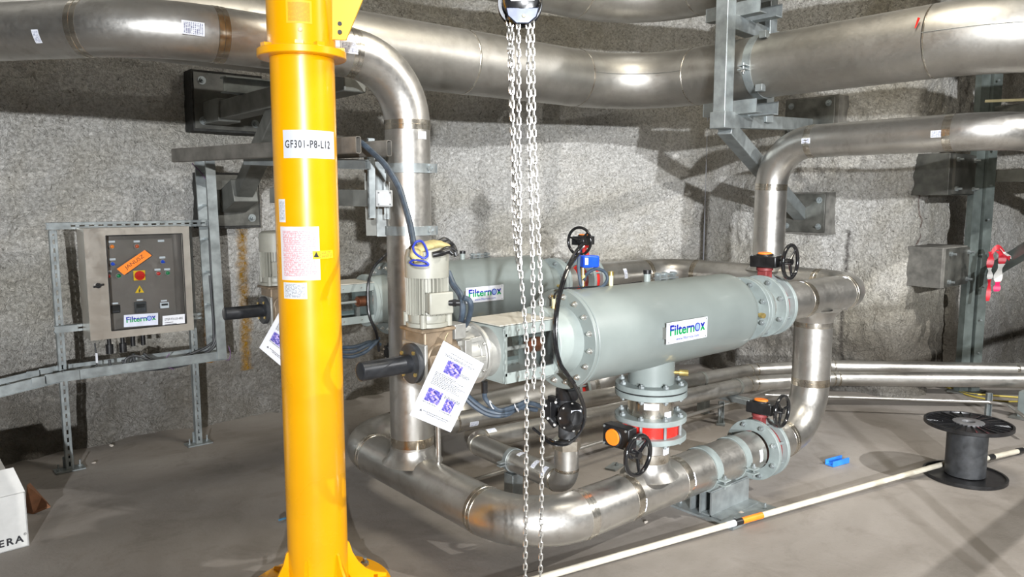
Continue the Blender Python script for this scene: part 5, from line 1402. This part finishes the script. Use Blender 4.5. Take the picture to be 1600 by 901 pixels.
for lb, (px, py), zt in (('small channel stand holding the thin tube behind the front filter', (888, 735), 0.17), ('small channel stand beside the portal frame leg', (1126, 662), 0.17), ('small channel stand holding the thin tube behind the cable reel', (1543, 652), 0.19)):
    p = onZ(px, py, 0); s_ = thing('tube_stand', lb, 'stand', p)
    MB().extr(p, p + V((0, 0, zt)), [(-0.02, -0.012), (0.02, -0.012), (0.02, 0.012), (0.016, 0.012), (0.016, -0.008), (-0.016, -0.008), (-0.016, 0.012), (-0.02, 0.012)], -FWD).build('channel', GALV, s_)
    MB().box(p + V((0, 0, 0.004)), (0.10, 0.06, 0.008), Matrix.Rotation(0.6, 3, 'Z')).build('foot_plate', GALV, s_)
ft = thing('pipe_support', 'grey support foot under the drain pipes at the right edge', 'pipe support', onZ(1590, 655, 0))
p = onZ(1602, 652, 0); MB().box(p + V((0, 0, 0.10)), (0.09, 0.09, 0.20)).build('post', FLG, ft, 0.004); MB().box(p + V((0, 0, 0.006)), (0.2, 0.16, 0.012)).build('foot_plate', GALVD, ft)
p = onZ(960, 730, 0); m = thing('floor_bracket', 'small galvanised base bracket on the floor behind the orange-dialled valve', 'bracket', p)
MB().box(p + V((0, 0, 0.005)), (0.12, 0.07, 0.01), Matrix.Rotation(0.3, 3, 'Z')).build('base_plate', GALV, m); MB().hexbolt(p + V((0.02, 0, 0.01)), (0, 0, 1), 0.012, 0.01, 0.01).build('bolt', GALV, m)

# ================================================================== HOSES AND CABLES ROUND THE FILTERS
def tt(l): return [onT(x, y, t) for x, y, t in l]
cable('flexible_conduit', 'slate-blue flexible conduit arching from the overhead tubes down to the glove-topped motor', tt([(556, 220, 3.30), (566, 224, 3.25), (582, 238, 3.2), (602, 258, 3.1), (622, 290, 3.05), (634, 325, 3.0), (641, 352, 2.95), (646, 380, 2.88), (652, 400, 2.86)]), 0.0125, CABLE, 'conduit')
cable('flexible_conduit', 'slate-blue flexible conduit curving behind the motor down to the gearbox', tt([(700, 425, 2.95), (708, 444, 2.92), (719, 460, 2.88), (723, 480, 2.86), (721, 500, 2.88), (714, 522, 2.92)]), 0.0125, CABLE, 'conduit')
cable('flexible_conduit', 'slate-blue conduit looping from the terminal box gland back down', tt([(724, 465, 2.74), (732, 468, 2.75), (736, 478, 2.76), (733, 495, 2.80), (726, 510, 2.86), (720, 525, 2.9)]), 0.0105, CABLE, 'conduit')
many('cable_bundle', 'slate-blue hoses drooping between the hanging sheet and the black drain valve', [
    tt([(716, 600, 2.95), (735, 622, 2.93), (760, 640, 2.92), (785, 645, 2.92), (806, 640, 2.95), (826, 630, 3.0), (845, 634, 3.1)]),
    tt([(716, 610, 2.96), (740, 634, 2.95), (765, 648, 2.94), (790, 648, 2.94), (812, 637, 2.98), (838, 640, 3.1)]),
    tt([(757, 610, 2.86), (758, 622, 2.87), (768, 634, 2.88), (782, 641, 2.9), (806, 634, 2.93), (824, 626, 3.0)])], 0.0095, CABLE)
g1 = MB().cyl(onT(757, 596, 2.85), onT(757, 613, 2.86), 0.012, seg=16).build('cable_gland', BLACK, None); tag(g1, 'black cable gland hanging under the front drive housing', 'cable gland')
tie = MB()
for x, y, t in ((768, 632, 2.87), (807, 637, 2.92)): tie.torus(onT(x, y, t), RGT + V((0, 0, 0.5)), 0.017, 0.0022, 16, 6)
tag(tie.build('cable_ties', WHITE, None), 'white cable ties round the slate-blue hoses', 'cable ties')
many('cable_bundle', 'glossy black cables looping down the front filter head from its top to the drain valve', [
    tt([(909, 382, 3.25), (900, 392, 3.2), (888, 414, 3.05), (878, 440, 3.0), (871, 470, 2.95), (867, 505, 2.93), (868, 545, 2.93), (876, 572, 2.95), (893, 595, 3.0), (906, 620, 3.1), (913, 645, 3.15), (908, 672, 3.15), (893, 688, 3.15), (872, 691, 3.15), (850, 682, 3.2), (832, 668, 3.2)]),
    tt([(912, 384, 3.25), (897, 402, 3.2), (885, 425, 3.05), (875, 452, 3.0), (868, 485, 2.94), (866, 525, 2.92), (872, 560, 2.94), (888, 585, 2.98), (905, 612, 3.1), (914, 640, 3.16), (910, 668, 3.16), (890, 692, 3.16), (866, 694, 3.16), (846, 684, 3.2)]),
    tt([(905, 396, 3.2), (890, 418, 3.07), (880, 446, 3.0), (872, 480, 2.95), (869, 530, 2.94), (877, 568, 2.96), (898, 598, 3.02)])], 0.0058, BLACKG)
cable('thin_cable', 'thin black cable lying along the top of the front filter', tt([(866, 466, 3.08), (868, 458, 3.1), (880, 451, 3.15), (905, 449, 3.25), (940, 447, 3.4), (975, 444, 3.6), (1002, 440, 3.75)]), 0.004, BLACK)
cable('flexible_conduit', 'grey loop of conduit hanging from the blue actuator over the front filter', tt([(905, 400, 3.28), (904, 420, 3.28), (909, 448, 3.28), (920, 452, 3.3), (940, 448, 3.34), (949, 436, 3.36), (944, 424, 3.36), (930, 420, 3.34), (917, 428, 3.32), (912, 438, 3.30)]), 0.0075, CABLE, 'conduit')
ba = thing('electric_actuator', 'small blue electric actuator on a brass stem above the front filter flange', 'actuator', onT(911, 452, 3.30))
Ra = Matrix((RGT, FWD, V((0, 0, 1)))).transposed()
Ra = Matrix.Rotation(0.35, 3, 'Z') @ Ra
MB().box(onT(920, 408, 3.31), (0.076, 0.06, 0.052), Ra).build('actuator_box', BLUE, ba, 0.007)
cA_ = onT(915, 408.5, 3.272); patch('actuator_label', [onT(914, 403, 3.262), onT(919, 403, 3.262), onT(919, 413.5, 3.262), onT(914, 413.5, 3.262)], STKG, ba, 0.001)
MB().cyl(onT(911, 418, 3.31), onT(911, 455, 3.31), 0.008, seg=14).cyl(onT(911, 430, 3.31), onT(911, 437, 3.31), 0.012, seg=6).build('brass_stem', BRASS, ba)
for px, p1, p2, lb in ((954, 430, 447, 'cream and brass sensor fitting standing on the front filter beside the grey conduit loop'), (865, 462, 482, 'cream and brass sensor fitting on the front filter head beside the black cables')):
    t__ = 3.42 if px > 900 else 3.12
    f_ = thing('sensor_fitting', lb, 'fitting', onT(px, p2 + 3, t__))
    MB().cyl(onT(px, p2 + 3, t__), onT(px, p1, t__), 0.008, seg=14).build('fitting_body', CREAM, f_)
    MB().cyl(onT(px, p2, t__), onT(px, p2 - 3, t__), 0.012, seg=6).cyl(onT(px, p1 + 2, t__), onT(px, p1 - 1, t__), 0.011, seg=12).build('fitting_nut', BRASS, f_)
# rear filter cables left of the riser
cable('thin_cable', 'black cable arching over the rear filter drive housing left of the riser', tt([(607, 394, 4.25), (598, 402, 4.2), (584, 418, 4.2), (576, 440, 4.15), (575, 470, 4.15), (578, 495, 4.15), (588, 520, 4.2), (592, 548, 4.3)]), 0.008, BLACK)
many('cable_bundle', 'dark blue cables sagging behind the yellow column to the rear drain valve', [
    tt([(530, 556, 4.1), (550, 557, 4.1), (570, 550, 4.15), (584, 538, 4.2), (592, 528, 4.25)]),
    tt([(530, 549, 4.1), (552, 549, 4.1), (572, 540, 4.15), (588, 532, 4.25)]),
    tt([(530, 543, 4.12), (556, 541, 4.12), (578, 534, 4.2), (594, 538, 4.3)])], 0.010, CABLE)

# ================================================================== THINGS ON THE FLOOR
RC = onZ(1507, 744, 0); RC.z = 0
reel = thing('cable_reel', 'empty black plastic cable reel standing on end on the floor at right', 'cable reel', RC)
RT = 0.335
def rim(parent, z0, th, R, nm):
    m = MB().lathe(RC + V((0, 0, z0)), (0, 0, 1), [(0, 0.05), (0, R - 0.003), (0.003, R), (th, R), (th, R - 0.012), (th - 0.008, R - 0.014), (th - 0.008, 0.05)], 72, True)
    return m.build(nm, BLACK, parent)
rim(reel, 0.0, 0.022, 0.222, 'lower_flange'); rim(reel, RT - 0.022, 0.022, 0.234, 'upper_flange')
rb_ = MB()
for k in range(24):
    an = 2 * PI * k / 24; e = V((math.cos(an), math.sin(an), 0)); rb_.beam(RC + e * 0.08 + V((0, 0, RT - 0.004)), RC + e * 0.222 + V((0, 0, RT - 0.004)), 0.004, 0.009)
rb_.build('radial_ribs', BLACKG, reel)
MB().cyl(RC + V((0, 0, 0.02)), RC + V((0, 0, RT - 0.02)), 0.108, seg=56, caps=False).build('drum', DGREY, reel)
MB().lathe(RC + V((0, 0, RT - 0.012)), (0, 0, 1), [(0, 0.032), (0, 0.084), (0.014, 0.084), (0.016, 0.080), (0.016, 0.036), (0.010, 0.032)], 40, True).build('hub_ring', simple('grey_hub_plastic', (0.12, 0.12, 0.125), 0.5), reel)
# marking pole
pa = onZ(845, 902, 0.018); pb = onZ(1476, 724, 0.045); dpp = (pb - pa).normalized(); pa = pa - dpp * 0.6
pole = thing('marking_pole', 'long ivory plastic pole with an orange band lying across the floor to the cable reel', 'pole', (pa + pb) / 2)
po = lambda px, py: pa + dpp * ((onZ(px, py, 0.02) - pa).dot(dpp))
MB().path([pa, pb], 0.0155, 16).build('pole_tube', PLA, pole)
MB().path([po(1140, 815), po(1151, 812)], 0.0168, 16).build('black_joint', BLACK, pole)
MB().path([po(1151, 812), po(1181, 803)], 0.0165, 16).build('orange_band', ORANGE, pole)
MB().path([po(1128, 818.5), po(1140, 815)], 0.0162, 16).build('white_tape', WHITE, pole)
p2a, p2b = onZ(1530, 718, 0.045), onZ(1625, 697, 0.02)
pole2 = thing('marking_pole', 'ivory rod with black joints emerging behind the cable reel at the right edge', 'pole', (p2a + p2b) / 2); pole2.location.z = 0.01; WLOC[pole2.name] = V(pole2.location)
MB().path([p2a, p2b], 0.016, 14).build('pole_tube', PLA, pole2)
d2 = (p2b - p2a).normalized()
for s0 in (0.09, 0.42): MB().path([p2a + d2 * s0, p2a + d2 * (s0 + 0.06)], 0.019, 14).build('black_joint', BLACK, pole2)
bc = onZ(1308, 724, 0); bd = (onZ(1327, 716, 0) - onZ(1290, 726, 0)).normalized()
o = MB().extr(bc - bd * 0.077, bc + bd * 0.077, [(-0.03, 0), (0.03, 0), (0.03, 0.034), (0.022, 0.034), (0.022, 0.008), (-0.022, 0.008), (-0.022, 0.034), (-0.03, 0.034)]).build('plastic_channel', BLUEL, None, 0.001)
tag(o, 'short bright blue U-shaped plastic piece lying on the floor', 'plastic piece')
# white carton at lower left
c0 = onZ(46, 852, 0); c1 = onZ(-70, 884, 0); dx_ = (c1 - c0).normalized(); c1 = c0 + dx_ * 0.55; dz_ = V((-dx_.y, dx_.x, 0)); dz_ = dz_ if dz_.dot(FWD) > 0 else -dz_
hz = onCyl(41, 768, c0, (0, 0, 1), 0.001).z
carton = thing('carton', 'open white cardboard box with black lettering, cut off at the lower left edge', 'box', (c0 + c1) / 2 + dz_ * 0.2)
th_ = 0.006
def wallq(p, q, h, nm, tilt=0.0):
    n_ = V((-(q - p).y, (q - p).x, 0)).normalized(); 
    if n_.dot(FWD) < 0: n_ = -n_
    return MB().prism([p, q, q + V((0, 0, h)), p + V((0, 0, h))], n_ * th_).build(nm, CARD, carton, smooth=False)
wallq(c0, c1, hz, 'front_side'); wallq(c0 + dz_ * 0.4, c1 + dz_ * 0.4, hz, 'rear_side')
MB().prism([c0, c0 + dz_ * 0.4, c0 + dz_ * 0.4 + V((0, 0, hz)), c0 + V((0, 0, hz))], dx_ * th_).build('end_side', CARD, carton, smooth=False)
MB().prism([c0, c1, c1 + dz_ * 0.4, c0 + dz_ * 0.4], V((0, 0, 0.005))).build('carton_bottom', CARD, carton, smooth=False)
MB().prism([c0 + V((0, 0, hz + 0.002)), c1 + V((0, 0, hz + 0.002)), c1 + V((0, 0, hz + 0.115)) + dz_ * 0.05, c0 + V((0, 0, hz + 0.115)) + dz_ * 0.05 + dx_ * 0.03], dz_ * 0.004).build('front_flap', CARD, carton, smooth=False)
MB().prism([c0 + dz_ * 0.4 + V((0, 0, hz + 0.002)), c1 + dz_ * 0.4 + V((0, 0, hz + 0.002)), c1 + V((0, 0, hz + 0.10)) + dz_ * 0.47, c0 + V((0, 0, hz + 0.10)) + dz_ * 0.47 + dx_ * 0.03], dz_ * 0.004).build('rear_flap', CARD, carton, smooth=False)
lc_ = c0 + dx_ * 0.093 + V((0, 0, 0.045)); rt_ = -dx_
lettering('GERA', lc_, rt_, (0, 0, 1), 0.145, 0.036, INK, carton, 0.03, 'carton_lettering', spacing=1.3)
lettering('®', c0 + dx_ * 0.014 + V((0, 0, 0.064)), rt_, (0, 0, 1), 0.013, 0.013, INK, carton, 0.0, 'carton_lettering')
bcard = onZ(60, 795, 0)
o = MB().prism([onZ(40, 800, 0), onZ(52, 803, 0), onT(79, 792, 3.95), onT(74, 786, 4.0), onT(47, 756, 4.0), onT(42, 760, 3.9)], V((0, 0, 0.008))).build('cardboard_flap', CARDB, None, smooth=False)
tag(o, 'torn brown cardboard piece beside the white carton', 'cardboard')
# yellow cable on the floor at the far right
ym = simple('yellow_cable_sheath', (0.55, 0.43, 0.08), 0.5)
cable('floor_cable', 'thin yellow cable on the floor, upper of two strands behind the tall strut', [onZ(x, y, 0.008) for x, y in ((1474, 599), (1490, 606), (1512, 614), (1545, 617), (1600, 621), (1640, 624))], 0.007, ym)
cable('floor_cable', 'thin yellow cable on the floor, lower of two strands behind the tall strut', [onZ(x, y, 0.008) for x, y in ((1470, 601), (1486, 607), (1510, 616), (1530, 621), (1560, 626), (1600, 627))], 0.007, ym)
# crumbs of concrete
for k, (px, py, r, lb) in enumerate(((1119, 803, 0.022, 'crumb of concrete in front of the base plate of the pipe support'), (1157, 803, 0.016, 'pale crumb of concrete just above the orange pole band'), (174, 697, 0.014, 'small crumb of concrete near the wall between the two posts'), (147, 724, 0.012, 'small crumb of concrete right of the left post foot'), (1009, 817, 0.012, 'small pale crumb of concrete under the front pipe'))):
    c = onZ(px, py, 0) + V((0, 0, r * 0.55)); mb = MB().ball(c, r, 10, (1, 0.8, 0.6))
    mb.v = [v + V((noise.noise(v * 60), noise.noise(v * 60 + V((5, 5, 5))), noise.noise(v * 60 + V((9, 1, 2))))) * r * 0.5 for v in mb.v]
    tag(mb.build('concrete_crumb', STONE, None), lb, 'debris')
o = MB().path([onZ(436, 812, 0.01), onZ(443, 810, 0.018), onZ(451, 808, 0.01)], 0.006, 8).build('plastic_scrap', simple('faded_blue_plastic', (0.05, 0.15, 0.25), 0.5), None)
tag(o, 'small faded blue plastic scrap on the floor left of the yellow column', 'debris')

# rail added out of view at the right to cast the floor's dark stripe
gr_ = thing('shadow_rail', 'added unseen steel rail beyond the right edge, put there to shade the floor corner', 'rail', (5.2, 0.31, 0))
MB().box((5.2, 0.31, 1.1), (4.6, 0.09, 0.04)).build('top_rail', GALV, gr_, 0.004)
for x in (3.0, 7.4):
    MB().box((x, 0.31, 0.54), (0.05, 0.05, 1.08)).build('post', GALV, gr_, 0.003)
    MB().box((x, 0.31, 0.005), (0.14, 0.14, 0.01)).build('foot_plate', GALV, gr_)
